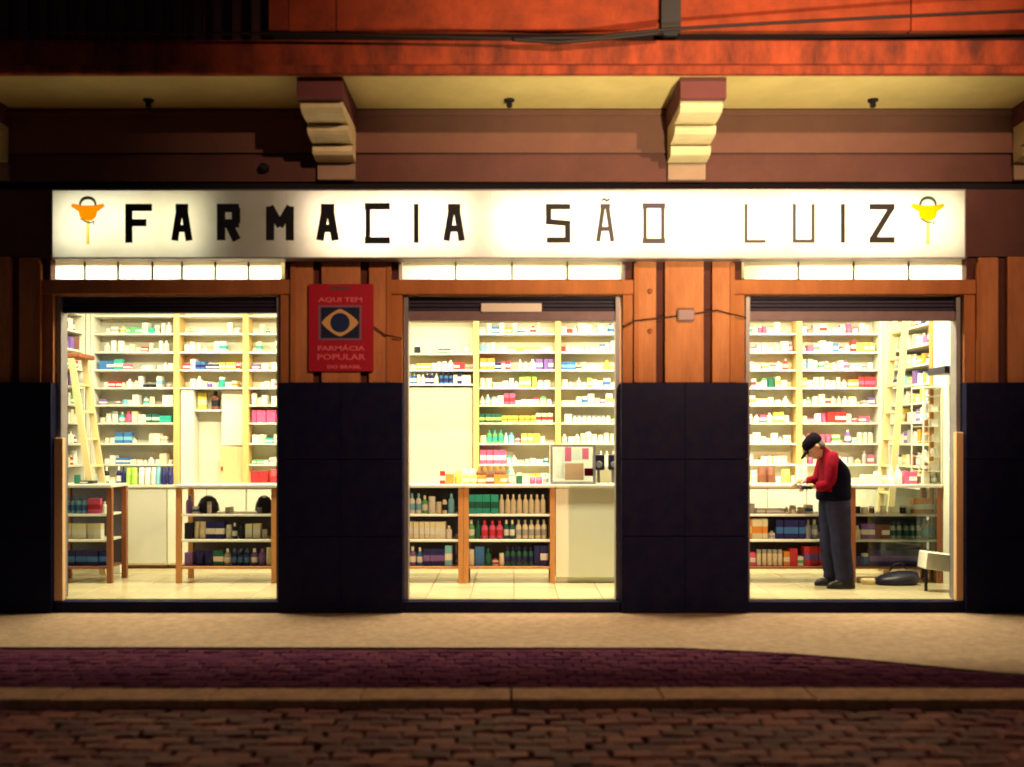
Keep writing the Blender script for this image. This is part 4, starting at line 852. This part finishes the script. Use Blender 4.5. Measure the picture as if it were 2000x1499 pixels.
# trousers
mb = MB()
for s, lx, kx, ax in ((-1, 3.14, 3.165, 3.205), (1, 3.13, 3.12, 3.15)):
    mb.loft([((lx-O.x, s*.075, .90), (.13, 0, 0), (0, .088, 0)), ((lx-O.x, s*.085, .80), (.128, 0, 0), (0, .092, 0)), (((lx+kx)/2-O.x, s*.095, .64), (.112, 0, 0), (0, .085, 0)), ((kx-O.x+.004, s*.10, .50), (.096, 0, 0), (0, .078, 0)), ((kx-O.x-.006, s*.10, .43), (.101, 0, 0), (0, .080, 0)), (((kx+ax)/2-O.x, s*.10, .28), (.092, 0, 0), (0, .076, 0)), ((ax-O.x-.01, s*.10, .17), (.094, 0, 0), (0, .074, 0)), ((ax-O.x+.004, s*.10, .12), (.084, 0, 0), (0, .07, 0)), ((ax-.012-O.x, s*.10, .06), (.098, 0, 0), (0, .076, 0))], n=18)
me = smoothed(mb.mesh('trousers', M['trouser'], merge=False), 1); link('trousers', me, PR)
for s, ax in ((-1, 3.205), (1, 3.15)):
    mb = MB(); x = ax-O.x
    mb.loft([((x-.04, s*.105, 0.0), (.135, 0, 0), (0, .045, 0)), ((x-.04, s*.105, .025), (.14, 0, 0), (0, .048, 0)), ((x-.03, s*.105, .05), (.125, 0, -.01), (0, .044, 0)), ((x+.01, s*.10, .085), (.075, 0, 0), (0, .042, 0)), ((x+.02, s*.10, .12), (.055, 0, 0), (0, .04, 0))], n=16); link('shoe', mb.mesh('shoe', M['shoe'], smooth=True), PR)
# hands: palm plus five bent fingers each
def hand(wr, pointing, side):
    wr = Vector(w2(*wr)); f = Vector(pointing).normalized(); lat = Vector((0, side, 0)); dn = Vector((0, 0, -1))
    V = [wr, wr+f*.045, wr+f*.085]; E = [(0, 1), (1, 2)]; RR = [.024, .030, .030]
    for k, (off, ln) in enumerate(((-.030, .066), (-.010, .076), (.010, .070), (.028, .056))):
        b = wr+f*.078+lat*off; i = len(V); V += [b, b+f*ln*.5+dn*.008, b+f*ln*.8+dn*.024, b+f*ln*.9+dn*.044]; RR += [.011, .0095, .0085, .0075]; E += [(2, i), (i, i+1), (i+1, i+2), (i+2, i+3)]
    b = wr+f*.03-lat*.028; i = len(V); V += [b, b+f*.03-lat*.024+dn*.01, b+f*.055-lat*.030+dn*.02]; RR += [.013, .011, .009]; E += [(1, i), (i, i+1), (i+1, i+2)]
    link('hand', skin('hand', V, E, RR, M['skin'], 1), PR)
hand((2.915, PY-.115, .99), (-1, .35, -.12), -1); hand((2.925, PY+.20, 1.03), (-1, .2, -.2), 1)
g = empty('wallet', (2.83, PY-.10, .985)); tag(g, 'black wallet held in the hands of the capped customer', 'wallet')
mb = MB(); mb.box(-.055, .05, -.045, .045, -.028, -.012, b=.004); mb.build('wallet_half', M['bag'], g); mb = MB(); mb.box(-.055, .05, -.045, .045, -.008, .006, b=.004); mb.build('wallet_half', M['bag'], g)
# paper sheet held over the counter
mb = MB(); mb.loft([((0, 0, 0), (.07, 0, 0), (0, .10, 0)), ((0, 0, .003), (.07, 0, 0), (0, .10, 0))], n=4); o = mb.build('paper_slip', M['paper'], None, (2.80, 1.17, .9865)); o.rotation_euler = (0, 0, R(20)); tag(o, 'small white paper slip on the counter by the customer’s hands', 'paper')
# medicine boxes past the 300 that show largest are joined into one mass
mbx = [o for o in COL.objects if o.type == 'MESH' and o.name.split('.')[0] == 'medicine_box' and o.parent is None]
mbx.sort(key=lambda o: -(o.scale[0]*o.scale[2])/(o.location.y+9)**2)
if len(mbx) > 295:
    mb = MB(); mats = []; smallest = mbx[295:]
    for o in smallest:
        mx = Matrix.LocRotScale(o.location, o.rotation_euler, o.scale); lm = []
        for m in o.data.materials:
            if m not in mats: mats.append(m)
            lm.append(mats.index(m))
        n = len(mb.v); mb.v += [tuple(mx @ v.co) for v in o.data.vertices]
        for p in o.data.polygons: mb.f.append(tuple(n+i for i in p.vertices)); mb.m.append(lm[p.material_index])
        bpy.data.objects.remove(o)
    o = mb.build('small_medicine_boxes', mats); o['kind'] = 'stuff'; o['label'] = 'many small pale medicine boxes filling the shelves'
print('counts', counts, len(bpy.data.objects))
